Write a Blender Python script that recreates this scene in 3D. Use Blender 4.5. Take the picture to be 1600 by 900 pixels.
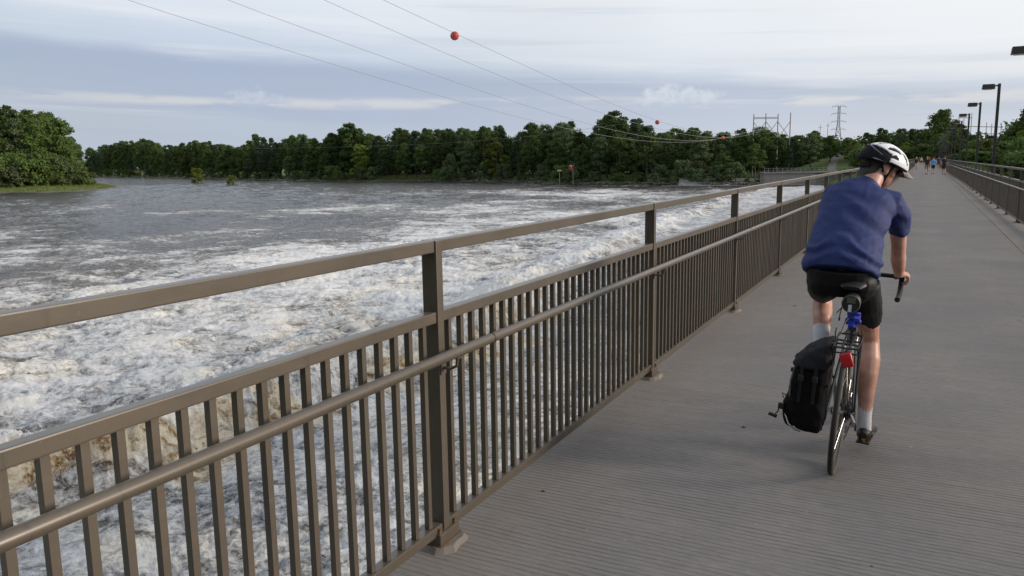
import bpy, bmesh, math, random
import numpy as np
from mathutils import Vector, Matrix, noise as mnoise
PI = math.pi
for o in list(bpy.data.objects): bpy.data.objects.remove(o)
sc = bpy.context.scene
col = sc.collection

# ------------------------------------------------------------------ camera
CF, CYAW, CPITCH, CROLL, CH = 1234.78, .4791, .1569, -.0149, 1.6818
_cy, _sy = math.cos(CYAW), math.sin(CYAW)
_f = np.array([-_sy, _cy, 0.]); _r = np.array([_cy, _sy, 0.]); _u = np.array([0, 0, 1.])
_f2 = _f*math.cos(CPITCH)-_u*math.sin(CPITCH); _u2 = _u*math.cos(CPITCH)+_f*math.sin(CPITCH)
_r3 = _r*math.cos(CROLL)+_u2*math.sin(CROLL); _u3 = _u2*math.cos(CROLL)-_r*math.sin(CROLL)
CAMP = np.array([0, 0, CH])
cam = bpy.data.objects.new('camera', bpy.data.cameras.new('camera')); col.objects.link(cam)
cam.data.sensor_width = 36; cam.data.lens = CF/1600*36
cam.data.clip_start = .05; cam.data.clip_end = 20000
M = Matrix.Identity(4)
for i in range(3):
    M[i][0] = _r3[i]; M[i][1] = _u3[i]; M[i][2] = -_f2[i]; M[i][3] = CAMP[i]
cam.matrix_world = M
sc.camera = cam
# survey helpers: where on the site a sight line lands
def ray(x, y): return _f2+_r3*(x-800)/CF-_u3*(y-450)/CF
def onz(x, y, z=0.):
    d = ray(x, y); return CAMP+d*(z-CH)/d[2]
def atD(x, y, D):
    d = ray(x, y); return CAMP+d*D/float(d@_f)

# ------------------------------------------------------------------ exposure
sc.view_settings.view_transform = 'Standard'; sc.view_settings.look = 'None'
sc.view_settings.exposure = 0.0; sc.view_settings.gamma = 1

# ------------------------------------------------------------------ node helper
class NT:
    def __init__(s, tree): s.t = tree; s.n = tree.nodes; s.l = tree.links
    def node(s, typ, **kw):
        nd = s.n.new(typ)
        for k, v in kw.items(): setattr(nd, k, v)
        return nd
    def put(s, sock, v):
        if isinstance(v, bpy.types.NodeSocket): s.l.new(v, sock)
        elif isinstance(v, (tuple, list)) and len(v) == 3 and sock.type == 'RGBA': sock.default_value = (*v, 1)
        else: sock.default_value = v
    def math(s, op, a, b=0., c=None, clamp=False):
        nd = s.node('ShaderNodeMath', operation=op, use_clamp=clamp); s.put(nd.inputs[0], a); s.put(nd.inputs[1], b)
        if c is not None: s.put(nd.inputs[2], c)
        return nd.outputs[0]
    def mix(s, f, a, b, mode='MIX'):
        nd = s.node('ShaderNodeMix', data_type='RGBA', blend_type=mode)
        s.put(nd.inputs[0], f); s.put(nd.inputs[6], a); s.put(nd.inputs[7], b); return nd.outputs[2]
    def noise(s, vec, scale, detail=4, rough=.55, dist=0., w=None):
        nd = s.node('ShaderNodeTexNoise')
        if vec is not None: s.put(nd.inputs['Vector'], vec)
        nd.inputs['Scale'].default_value = scale; nd.inputs['Detail'].default_value = detail
        nd.inputs['Roughness'].default_value = rough; nd.inputs['Distortion'].default_value = dist
        return nd.outputs['Fac']
    def step(s, v, a, b, o0=0., o1=1.):
        nd = s.node('ShaderNodeMapRange', interpolation_type='SMOOTHSTEP'); s.put(nd.inputs[0], v)
        s.put(nd.inputs[1], a); s.put(nd.inputs[2], b); s.put(nd.inputs[3], o0); s.put(nd.inputs[4], o1); return nd.outputs[0]
    def scalev(s, vec, sx, sy, sz):
        nd = s.node('ShaderNodeVectorMath', operation='MULTIPLY'); s.put(nd.inputs[0], vec); nd.inputs[1].default_value = (sx, sy, sz); return nd.outputs[0]
    def xyz(s, vec):
        nd = s.node('ShaderNodeSeparateXYZ'); s.put(nd.inputs[0], vec); return nd.outputs
    def comb(s, x, y, z):
        nd = s.node('ShaderNodeCombineXYZ'); s.put(nd.inputs[0], x); s.put(nd.inputs[1], y); s.put(nd.inputs[2], z); return nd.outputs[0]
    def bump(s, h, strength=.3, dist=.01, n=None):
        nd = s.node('ShaderNodeBump'); s.put(nd.inputs['Height'], h); nd.inputs['Strength'].default_value = strength
        nd.inputs['Distance'].default_value = dist
        if n: s.put(nd.inputs['Normal'], n)
        return nd.outputs[0]

# ------------------------------------------------------------------ sky and sun
SUN_AZ, SUN_EL = math.radians(74), math.radians(17)      # azimuth clockwise from the bridge direction (+y)
world = bpy.data.worlds.new("World"); sc.world = world; world.use_nodes = True
w = NT(world.node_tree); w.n.clear()
out = w.node('ShaderNodeOutputWorld'); bg = w.node('ShaderNodeBackground'); bg.inputs[1].default_value = .1
w.l.new(bg.outputs[0], out.inputs[0])
sky = w.node('ShaderNodeTexSky', sky_type='NISHITA'); sky.sun_disc = False
sky.sun_elevation = SUN_EL; sky.sun_rotation = SUN_AZ; sky.air_density = 1.3; sky.dust_density = 2
dirv = w.node('ShaderNodeTexCoord').outputs['Generated']
X, Y, Z = w.xyz(dirv)
el = w.math('MULTIPLY', w.math('ARCSINE', Z), 180/PI)                      # degrees
az = w.math('MULTIPLY', w.math('ARCTAN2', X, Y), 180/PI)                   # degrees clockwise from +y
ael = w.math('ABSOLUTE', el)
warp = w.noise(dirv, 2.2, 3, .5)
warp2 = w.noise(w.comb(w.math('MULTIPLY', az, .05), w.math('MULTIPLY', el, .35), 0.), 1.0, 5, .6, .4)
streak = w.noise(w.comb(w.math('MULTIPLY', az, .035), w.math('MULTIPLY', w.math('ADD', el, w.math('MULTIPLY', az, .035)), .9), 3.), 1.0, 6, .55, .3)
# how far the direction is turned from the sun's azimuth
sunward = w.math('ADD', w.math('MULTIPLY', X, math.sin(SUN_AZ)), w.math('MULTIPLY', Y, math.cos(SUN_AZ)))
sw = w.step(sunward, -.55, .75)
elw = w.math('ADD', w.math('ADD', el, w.math('MULTIPLY', w.math('SUBTRACT', warp2, .5), 2.2)), w.math('MULTIPLY', w.math('MAXIMUM', w.math('MINIMUM', az, 25.), -100.), .06))
def ramp(v, stops):
    nd = w.node('ShaderNodeValToRGB'); w.put(nd.inputs[0], v); cr = nd.color_ramp; cr.interpolation = 'EASE'
    while len(cr.elements) < len(stops): cr.elements.new(.5)
    for e, (p, c) in zip(cr.elements, stops): e.position = p; e.color = (*c, 1)
    return nd.outputs[0]
fe = w.math('DIVIDE', elw, 40., clamp=True)
cool = ramp(fe, [(0, (.43, .49, .59)), (.03, (.385, .45, .575)), (.095, (.36, .425, .565)), (.128, (.52, .59, .70)), (.175, (.63, .685, .77)), (.28, (.72, .76, .81)), (1, (.50, .56, .66))])
warm = ramp(fe, [(0, (.63, .65, .67)), (.07, (.57, .605, .655)), (.098, (.50, .545, .61)), (.116, (.56, .60, .66)), (.138, (.73, .745, .765)), (.2, (.79, .80, .815)), (.34, (.81, .815, .83)), (1, (.64, .67, .74))])
cl = w.mix(1., w.mix(sw, cool, warm), (1.15, 1.15, 1.14), 'MULTIPLY')
# pale thin streaks and darker veils
pale = w.math('MULTIPLY', w.step(streak, .54, .72), w.step(el, 1., 5.))
cl = w.mix(w.math('MULTIPLY', pale, .35), cl, (.90, .90, .91))
veil = w.math('MULTIPLY', w.step(streak, .47, .30), .22)
cl = w.mix(veil, cl, (.42, .48, .60))
# break in the cloud low above the far bank: cream streak
cre = w.noise(w.comb(w.math('MULTIPLY', az, .12), w.math('MULTIPLY', el, .8), 9.), 1., 5, .6)
band = w.math('MULTIPLY', w.step(w.math('ABSOLUTE', w.math('SUBTRACT', w.math('ADD', el, w.math('MULTIPLY', w.math('SUBTRACT', warp2, .5), 1.2)), w.math('ADD', 4.15, w.math('MULTIPLY', w.math('ADD', az, 30.), -.015)))), .55, .05), w.step(cre, .44, .58))
band = w.math('MULTIPLY', band, w.step(az, -66., -50.))
cl = w.mix(w.math('MULTIPLY', band, .55), cl, (.80, .78, .76))
# small cumulus standing in front of it
def puff(cl, a0, e0, ra, re, seed, body, rim):
    dx = w.math('DIVIDE', w.math('SUBTRACT', az, a0), ra); dy = w.math('DIVIDE', w.math('SUBTRACT', el, e0), re)
    lump = w.noise(w.comb(w.math('MULTIPLY', az, 1.1), w.math('MULTIPLY', el, 1.3), seed), 1., 7, .66)
    fl = w.math('MAXIMUM', w.math('MULTIPLY', dy, -2.2), dy)
    r = w.math('SQRT', w.math('ADD', w.math('MULTIPLY', dx, dx), w.math('MULTIPLY', fl, fl)))
    v = w.math('ADD', r, w.math('MULTIPLY', w.math('SUBTRACT', lump, .5), -2.4))
    m = w.step(v, 1.15, .55)
    c = w.mix(w.step(w.math('ADD', dy, w.math('MULTIPLY', w.math('SUBTRACT', lump, .5), 2.2)), -.3, .9), body, rim)
    return w.mix(w.math('MULTIPLY', m, .72), cl, c)
cl = puff(cl, -44.6, 4.35, 1.9, .85, 1.7, (.45, .52, .67), (.62, .67, .76))
cl = puff(cl, -38.4, 4.0, 1.5, .5, 5.2, (.47, .54, .68), (.58, .63, .73))
cl = puff(cl, -15.6, 3.9, 3.4, 1.1, 2.3, (.50, .58, .69), (.70, .75, .81))
cl = w.mix(1., cl, (10, 10, 10), 'MULTIPLY')
# thin places let the clear sky through
skyc = w.mix(w.math('MULTIPLY', w.step(warp, .35, .7), .12), cl, sky.outputs[0])
# below the horizon: dim land colour
skyc = w.mix(w.step(Z, -.02, -.10), skyc, (.9, 1.0, 1.0))
w.l.new(skyc, bg.inputs[0])
sun = bpy.data.objects.new('sun', bpy.data.lights.new('sun', 'SUN')); col.objects.link(sun)
sun.data.energy = 4.0; sun.data.angle = math.radians(14); sun.data.color = (1, .87, .72)
sd = Vector((math.sin(SUN_AZ)*math.cos(SUN_EL), math.cos(SUN_AZ)*math.cos(SUN_EL), math.sin(SUN_EL)))
sun.rotation_euler = sd.to_track_quat('Z', 'Y').to_euler(); sun.location = (30, 10, 30)

# ------------------------------------------------------------------ tags
def tag(o, label=None, cat=None, group=None, kind=None):
    if label: o['label'] = label
    if cat: o['category'] = cat
    if group: o['group'] = group
    if kind: o['kind'] = kind
    return o
def empty(name, loc=(0, 0, 0), label=None, cat=None, group=None, parent=None):
    o = bpy.data.objects.new(name, None); col.objects.link(o); o.location = loc; o.empty_display_size = .2
    if parent: o.parent = parent
    return tag(o, label, cat, group)
def link(name, me, parent=None, loc=None):
    o = bpy.data.objects.new(name, me); col.objects.link(o)
    if parent is not None: o.parent = parent
    if loc is not None: o.location = loc
    return o

# ------------------------------------------------------------------ mesh builder
class MB:
    def __init__(s): s.v = []; s.f = []; s.m = []; s.mi = 0
    def add(s, vs, fs):
        b = len(s.v); s.v += [tuple(v) for v in vs]; s.f += [tuple(b+i for i in f) for f in fs]; s.m += [s.mi]*len(fs); return s
    def box(s, c, d, rot=None, taper=1.):
        vs = []
        for z in (-1, 1):
            k = taper if z > 0 else 1
            for x, y in ((-1, -1), (1, -1), (1, 1), (-1, 1)):
                p = Vector((x*d[0]/2*k, y*d[1]/2*k, z*d[2]/2))
                if rot is not None: p = rot @ p
                vs.append(p+Vector(c))
        return s.add(vs, [(0, 3, 2, 1), (4, 5, 6, 7), (0, 1, 5, 4), (1, 2, 6, 5), (2, 3, 7, 6), (3, 0, 4, 7)])
    def bar(s, a, b, wd, ht=None, up=(0, 0, 1)):
        a, b = Vector(a), Vector(b); t = (b-a); L = t.length
        if L < 1e-6: return s
        t.normalize(); ht = ht or wd; u = Vector(up)
        if abs(t.dot(u)) > .97: u = Vector((1, 0, 0))
        x = t.cross(u).normalized(); z = x.cross(t)
        return s.box((a+b)/2, (wd, L, ht), Matrix((x, t, z)).transposed())
    def tube(s, pts, rad, n=10, ref=None, cap=True):
        """rad: number, list of numbers or list of (ra, rb); ra lies along ref"""
        pts = [Vector(p) for p in pts]; N = len(pts)
        if not isinstance(rad, (list, tuple)): rad = [rad]*N
        rad = [r if isinstance(r, (tuple, list)) else (r, r) for r in rad]
        b = len(s.v); prev = None
        for i, p in enumerate(pts):
            t = (pts[min(i+1, N-1)]-pts[max(i-1, 0)]).normalized()
            if ref is not None: x = Vector(ref)
            elif prev is not None: x = prev
            else: x = Vector((1, 0, 0)) if abs(t.x) < .8 else Vector((0, 1, 0))
            x = (x-t*x.dot(t))
            if x.length < 1e-5: x = Vector((0, 1, 0))-t*t.y
            x.normalize(); prev = x; y = t.cross(x)
            for k in range(n):
                a = 2*PI*k/n; s.v.append(tuple(p+x*math.cos(a)*rad[i][0]+y*math.sin(a)*rad[i][1]))
        for i in range(N-1):
            for k in range(n):
                s.f.append((b+i*n+k, b+i*n+(k+1) % n, b+(i+1)*n+(k+1) % n, b+(i+1)*n+k)); s.m.append(s.mi)
        if cap:
            s.f.append(tuple(b+k for k in reversed(range(n)))); s.f.append(tuple(b+(N-1)*n+k for k in range(n))); s.m += [s.mi]*2
        return s
    def lathe(s, prof, n=20, axis='Z', c=(0, 0, 0)):
        b = len(s.v)
        for r, h in prof:
            for k in range(n):
                a = 2*PI*k/n; q = {'Z': (r*math.cos(a), r*math.sin(a), h), 'X': (h, r*math.cos(a), r*math.sin(a)), 'Y': (r*math.sin(a), h, r*math.cos(a))}[axis]
                s.v.append((q[0]+c[0], q[1]+c[1], q[2]+c[2]))
        for i in range(len(prof)-1):
            for k in range(n):
                s.f.append((b+i*n+k, b+i*n+(k+1) % n, b+(i+1)*n+(k+1) % n, b+(i+1)*n+k)); s.m.append(s.mi)
        s.f.append(tuple(b+k for k in reversed(range(n)))); s.f.append(tuple(b+(len(prof)-1)*n+k for k in range(n))); s.m += [s.mi]*2
        return s
    def ball(s, c, r, nu=14, nv=9, rot=None):
        r = r if isinstance(r, (tuple, list)) else (r, r, r); b = len(s.v)
        for i in range(nv+1):
            th = PI*i/nv
            for k in range(nu):
                a = 2*PI*k/nu; p = Vector((math.sin(th)*math.cos(a)*r[0], math.sin(th)*math.sin(a)*r[1], -math.cos(th)*r[2]))
                if rot is not None: p = rot @ p
                s.v.append(tuple(p+Vector(c)))
        for i in range(nv):
            for k in range(nu):
                s.f.append((b+i*nu+k, b+i*nu+(k+1) % nu, b+(i+1)*nu+(k+1) % nu, b+(i+1)*nu+k)); s.m.append(s.mi)
        return s
    def torus(s, c, R, r, axis='X', n=48, m=8, a0=0, a1=2*PI, rr=None):
        pts = []; full = abs(a1-a0-2*PI) < 1e-6; b = len(s.v); rr = rr or r
        cnt = n if full else n+1
        for i in range(cnt):
            a = a0+(a1-a0)*i/n
            for k in range(m):
                q = 2*PI*k/m; rad = R+r*math.cos(q); h = rr*math.sin(q)
                p = {'X': (h, rad*math.cos(a), rad*math.sin(a)), 'Y': (rad*math.cos(a), h, rad*math.sin(a)), 'Z': (rad*math.cos(a), rad*math.sin(a), h)}[axis]
                s.v.append((p[0]+c[0], p[1]+c[1], p[2]+c[2]))
        for i in range(n):
            j = (i+1) % cnt
            for k in range(m):
                s.f.append((b+i*m+k, b+i*m+(k+1) % m, b+j*m+(k+1) % m, b+j*m+k)); s.m.append(s.mi)
        return s
    def mesh(s, name, mats, smooth=True, bevel=0):
        me = bpy.data.meshes.new(name); me.from_pydata(s.v, [], s.f)
        if not isinstance(mats, (list, tuple)): mats = [mats]
        for m_ in mats: me.materials.append(m_)
        if len(mats) > 1: me.polygons.foreach_set('material_index', s.m)
        bm = bmesh.new(); bm.from_mesh(me)
        bmesh.ops.recalc_face_normals(bm, faces=bm.faces)
        if bevel:
            es = [e for e in bm.edges if len(e.link_faces) == 2 and e.calc_face_angle(0) > .6]
            bmesh.ops.bevel(bm, geom=es, offset=bevel, segments=2, profile=.6, affect='EDGES', clamp_overlap=True)
        for f in bm.faces: f.smooth = smooth
        if smooth:
            for e in bm.edges:
                if len(e.link_faces) == 2 and e.calc_face_angle(0) > math.radians(42 if not bevel else 60): e.smooth = False
        bm.to_mesh(me); bm.free(); me.update(); return me
    def build(s, name, mats, parent=None, loc=None, smooth=True, bevel=0):
        return link(name, s.mesh(name, mats, smooth, bevel), parent, loc)
def np_mesh(name, V, Fq, mat, smooth=True):
    me = bpy.data.meshes.new(name); V = np.asarray(V, np.float32); Fq = np.asarray(Fq, np.int32)
    me.vertices.add(len(V)); me.vertices.foreach_set('co', V.ravel())
    k = Fq.shape[1]; me.loops.add(Fq.size); me.loops.foreach_set('vertex_index', Fq.ravel())
    me.polygons.add(len(Fq)); me.polygons.foreach_set('loop_start', np.arange(len(Fq), dtype=np.int32)*k)
    me.polygons.foreach_set('loop_total', np.full(len(Fq), k, np.int32))
    me.polygons.foreach_set('use_smooth', np.full(len(Fq), smooth))
    me.update(calc_edges=True); me.materials.append(mat); return me
def remesh(name, mb, mat, voxel=.008, smooth=3, disp=None):
    """union the overlapping lofts into one continuous skin"""
    me = mb.mesh(name+'_raw', mat); o = link('tmp', me)
    m = o.modifiers.new('r', 'REMESH'); m.mode = 'VOXEL'; m.voxel_size = voxel
    if smooth:
        m = o.modifiers.new('s', 'SMOOTH'); m.factor = .5; m.iterations = smooth
    dg = bpy.context.evaluated_depsgraph_get(); dg.update()
    res = bpy.data.meshes.new_from_object(o.evaluated_get(dg)); res.name = name
    bpy.data.objects.remove(o)
    if disp:
        n = len(res.vertices); co = np.empty(n*3); no = np.empty(n*3)
        res.vertices.foreach_get('co', co); res.vertices.foreach_get('normal', no)
        co = co.reshape(-1, 3); no = no.reshape(-1, 3); co += no*np.array([disp(c, q) for c, q in zip(co, no)])[:, None]
        res.vertices.foreach_set('co', co.ravel())
    res.materials.clear(); res.materials.append(mat)
    res.polygons.foreach_set('use_smooth', [True]*len(res.polygons)); res.update()
    return res

# ------------------------------------------------------------------ materials
def material(name, base=(.5, .5, .5), rough=.6, metal=0., spec=.5, var=.12, vscale=8., bump=.0, bscale=60., bdist=.002, tint=None, coat=0):
    m = bpy.data.materials.new(name); m.use_nodes = True; t = NT(m.node_tree); b = t.n['Principled BSDF']
    tc = t.node('ShaderNodeTexCoord').outputs['Object']
    n = t.noise(tc, vscale, 5, .6)
    c2 = tint or tuple(x*(1-var*2) for x in base)
    c = t.mix(t.step(n, .3, .7), base, c2); t.put(b.inputs['Base Color'], c)
    t.put(b.inputs['Roughness'], t.math('ADD', rough-.06, t.math('MULTIPLY', n, .12)))
    b.inputs['Metallic'].default_value = metal; b.inputs['Specular IOR Level'].default_value = spec
    if coat: b.inputs['Coat Weight'].default_value = coat
    if bump: t.put(b.inputs['Normal'], t.bump(t.noise(tc, bscale, 3, .6), bump, bdist))
    return m
MAT = {}
def rail_mat():
    m = bpy.data.materials.new('bronze_paint'); m.use_nodes = True; t = NT(m.node_tree); b = t.n['Principled BSDF']
    geo = t.node('ShaderNodeNewGeometry').outputs['Position']
    n1 = t.noise(geo, 3., 5, .6); n2 = t.noise(t.scalev(geo, 40, 6, 40), 1., 4, .7)
    c = t.mix(t.step(n1, .3, .7), (.094, .077, .058), (.077, .064, .049))
    c = t.mix(t.math('MULTIPLY', t.step(n2, .62, .8), .3), c, (.17, .145, .12)); n3 = t.noise(geo, 75., 3, .7); c = t.mix(t.math('MULTIPLY', t.step(n3, .66, .74), .35), c, (.20, .18, .155)); c = t.mix(t.math('MULTIPLY', t.step(t.noise(t.scalev(geo, 22, 22, 2.), 1., 4, .65), .56, .74), .45), c, (.045, .036, .028))
    t.put(b.inputs['Base Color'], c); b.inputs['Metallic'].default_value = .12; b.inputs['Coat Weight'].default_value = .55; b.inputs['Coat Roughness'].default_value = .28; b.inputs['Specular IOR Level'].default_value = .4
    t.put(b.inputs['Roughness'], t.step(n2, .2, .8, .36, .52)); t.put(b.inputs['Normal'], t.bump(n2, .04, .001)); return m
MAT['rail'] = rail_mat()
def concrete(name, a=(.25, .235, .215), bcol=(.19, .18, .17), tine=False, x0=None):
    m = bpy.data.materials.new(name); m.use_nodes = True; t = NT(m.node_tree); b = t.n['Principled BSDF']
    geo = t.node('ShaderNodeNewGeometry').outputs['Position']; x, y, z = t.xyz(geo)
    n1 = t.noise(geo, .8, 5, .6, .4); n2 = t.noise(geo, 9., 5, .65); n3 = t.noise(geo, 110., 2, .6)
    c = t.mix(t.step(n1, .32, .68), a, bcol)
    c = t.mix(t.math('MULTIPLY', t.step(n2, .35, .75), .35), c, tuple(v*.72 for v in a))
    c = t.mix(t.math('MULTIPLY', t.step(n3, .62, .8), .25), c, (.42, .40, .37))
    h = t.math('ADD', t.math('MULTIPLY', n3, .25), t.math('MULTIPLY', n2, .3))
    if tine:
        wob = t.noise(t.scalev(geo, 1.2, 1.2, 1), 1., 3, .5)
        fine = t.noise(t.scalev(geo, 3, 60, 1), 1., 3, .6)
        yy = t.math('ADD', y, t.math('ADD', t.math('MULTIPLY', wob, .06), t.math('MULTIPLY', fine, .007)))
        sn = t.math('SINE', t.math('MULTIPLY', yy, 2*PI/.036))
        groove = t.step(sn, .35, .95)
        vis = t.math('MULTIPLY', t.step(t.noise(t.scalev(geo, 1.6, 16, 1), 1., 5, .65), .26, .60), t.step(t.noise(geo, .7, 3, .5), .30, .62, .45, 1.))
        # the tined grooves hold dirt
        c = t.mix(t.math('MULTIPLY', t.math('MULTIPLY', groove, vis), .68), c, (.070, .066, .062))
        st = t.noise(t.scalev(geo, 1.6, 38, 1), 1., 4, .6)
        c = t.mix(t.math('MULTIPLY', t.step(st, .55, .75), .30), c, (.13, .122, .115))
        c = t.mix(t.math('MULTIPLY', t.step(st, .45, .28), .22), c, (.25, .235, .22))
        sp = t.noise(geo, 26., 2, .5); c = t.mix(t.math('MULTIPLY', t.step(sp, .74, .80), .6), c, (.48, .46, .43))
        # tyre-worn paler lane in the middle, browner dirt towards the railings
        ed = t.step(t.math('ADD', t.math('ABSOLUTE', t.math('SUBTRACT', x, .15)), t.math('MULTIPLY', n1, .5)), 1.5, 2.2)
        c = t.mix(t.math('MULTIPLY', ed, .35), c, (.20, .175, .15))
        # wandering crack right of the middle
        cr = t.math('ABSOLUTE', t.math('SUBTRACT', t.math('SUBTRACT', x, .98), t.math('MULTIPLY', t.math('SUBTRACT', t.noise(t.scalev(geo, .1, 1.1, 1), 1., 6, .65), .5), .5)))
        c = t.mix(t.math('MULTIPLY', t.step(cr, .009, .002), t.step(n2, .46, .58, .0, .5)), c, (.07, .065, .06))
        gr2 = t.noise(t.scalev(geo, 14, 55, 1), 1., 4, .7); c = t.mix(t.math('MULTIPLY', t.step(gr2, .50, .72), .38), c, (.10, .094, .088)); c = t.mix(t.math('MULTIPLY', t.step(gr2, .46, .30), .30), c, (.30, .285, .265))
        h = t.math('SUBTRACT', h, t.math('MULTIPLY', t.math('MULTIPLY', groove, vis), .8))
    t.put(b.inputs['Base Color'], c); b.inputs['Roughness'].default_value = .88; b.inputs['Specular IOR Level'].default_value = .3
    t.put(b.inputs['Normal'], t.bump(h, .55, .006)); return m
MAT['deck'] = concrete('tined_concrete', (.232, .214, .198), (.184, .176, .170), True)
MAT['strip'] = concrete('pale_concrete', (.222, .204, .186), (.180, .166, .150))
MAT['grout'] = concrete('grout_concrete', (.21, .185, .16), (.13, .118, .105))
MAT['oldconc'] = concrete('weathered_concrete', (.20, .20, .185), (.11, .11, .10))
MAT['rust'] = material('rusty_steel', (.11, .085, .06), .7, .2, tint=(.16, .07, .025), vscale=30, bump=.3)
MAT['darksteel'] = material('dark_bronze_lamp', (.035, .03, .03), .45, .3)
MAT['lens'] = material('lamp_lens', (.55, .55, .52), .3)
MAT['wood_pole'] = material('weathered_pole', (.30, .27, .24), .8, bump=.3, bscale=10)
MAT['galv'] = material('galvanised_steel', (.28, .29, .30), .5, .5)
MAT['wire'] = material('conductor', (.30, .31, .31), .5, .6)
MAT['redball'] = material('faded_red_marker', (.42, .045, .035), .45, vscale=2.)
MAT['orangeball'] = material('orange_marker', (.60, .12, .03), .5, vscale=2.)
MAT['redsign'] = material('red_sign_paint', (.24, .015, .025), .5, vscale=1.)
MAT['white'] = material('white_paint', (.72, .72, .70), .5)
MAT['rock'] = material('shore_rock', (.12, .115, .10), .85, tint=(.05, .05, .045), vscale=.7, bump=.4, bscale=5, bdist=.1)
MAT['bark'] = material('bark', (.10, .085, .065), .9, tint=(.05, .042, .034), vscale=1.5, bump=.5, bscale=6, bdist=.05)

def leaf_mat(name, a, b2, c3, trans=.32):
    m = bpy.data.materials.new(name); m.use_nodes = True; t = NT(m.node_tree); b = t.n['Principled BSDF']
    isl = t.node('ShaderNodeNewGeometry').outputs['Random Per Island']; rnd = t.node('ShaderNodeObjectInfo').outputs['Random']
    obj = t.node('ShaderNodeTexCoord').outputs['Object']; n = t.noise(obj, .35, 3, .6)
    c = t.mix(isl, a, b2); c = t.mix(t.math('MULTIPLY', t.step(n, .45, .7), .7), c, c3)
    hs = t.node('ShaderNodeHueSaturation'); t.put(hs.inputs['Color'], c)
    t.put(hs.inputs['Value'], t.math('ADD', .68, t.math('MULTIPLY', rnd, .52))); t.put(hs.inputs['Hue'], t.math('ADD', .485, t.math('MULTIPLY', rnd, .025)))
    t.put(b.inputs['Base Color'], hs.outputs[0]); b.inputs['Roughness'].default_value = .7; b.inputs['Specular IOR Level'].default_value = .2
    tr = t.node('ShaderNodeBsdfTranslucent'); t.put(tr.inputs[0], hs.outputs[0]); mx = t.node('ShaderNodeMixShader'); mx.inputs[0].default_value = trans
    t.l.new(b.outputs[0], mx.inputs[1]); t.l.new(tr.outputs[0], mx.inputs[2]); t.l.new(mx.outputs[0], t.n['Material Output'].inputs[0]); return m
LEAF = [leaf_mat('leaves_dark', (.050, .085, .022), (.085, .130, .034), (.060, .100, .034)),
        leaf_mat('leaves_mid', (.065, .110, .025), (.110, .160, .040), (.080, .125, .040)),
        leaf_mat('leaves_yellow_green', (.10, .15, .020), (.17, .21, .035), (.13, .17, .03)),
        leaf_mat('leaves_grey_green', (.080, .120, .050), (.120, .160, .070), (.095, .130, .062)),
        leaf_mat('leaves_blue_green', (.045, .080, .036), (.075, .115, .052), (.055, .090, .046))]
GRASS = leaf_mat('bank_grass', (.085, .12, .025), (.15, .17, .04), (.12, .13, .05))

WZ = -6.3
# ------------------------------------------------------------------ noise fields for the river
rng = np.random.default_rng(7)
def tile(seed, beta=1.6, n=512, lo=2, hi=200):
    g = np.random.default_rng(seed); k = np.fft.fftfreq(n)*n; kx, ky = np.meshgrid(k, k); kk = np.hypot(kx, ky); kk[0, 0] = 1
    amp = kk**(-beta)*(kk >= lo)*(kk <= hi); ph = np.exp(2j*PI*g.random((n, n)))
    t = np.real(np.fft.ifft2(amp*ph)); return (t/t.std()).astype(np.float32)
T = [tile(11, 1.9, hi=70), tile(12, 1.9, hi=70), tile(13, 1.4, hi=90), tile(14, 2.2, hi=12), tile(15, 2.0, lo=1, hi=8)]
def samp(k, x, y, size, ang=0.):
    t = T[k]; n = t.shape[0]; ca, sa = math.cos(ang), math.sin(ang)
    u = ((x*ca-y*sa)/size*n) % n; v = ((x*sa+y*ca)/size*n) % n
    i = np.floor(u).astype(int); j = np.floor(v).astype(int); fu = u-i; fv = v-j; i %= n; j %= n; i2 = (i+1) % n; j2 = (j+1) % n
    return t[j, i]*(1-fu)*(1-fv)+t[j, i2]*fu*(1-fv)+t[j2, i]*(1-fu)*fv+t[j2, i2]*fu*fv
def sstep(v, a, b):
    t = np.clip((v-a)/(b-a), 0, 1); return t*t*(3-2*t)
CREST = np.array([[-2., -19.], [10.98, -20.5], [15.4, -19.2], [22, -19.4], [26.6, -18.6], [34.9, -19.8], [45, -21.5], [56, -24.7], [75, -27], [110, -31], [400, -60]])
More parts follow.
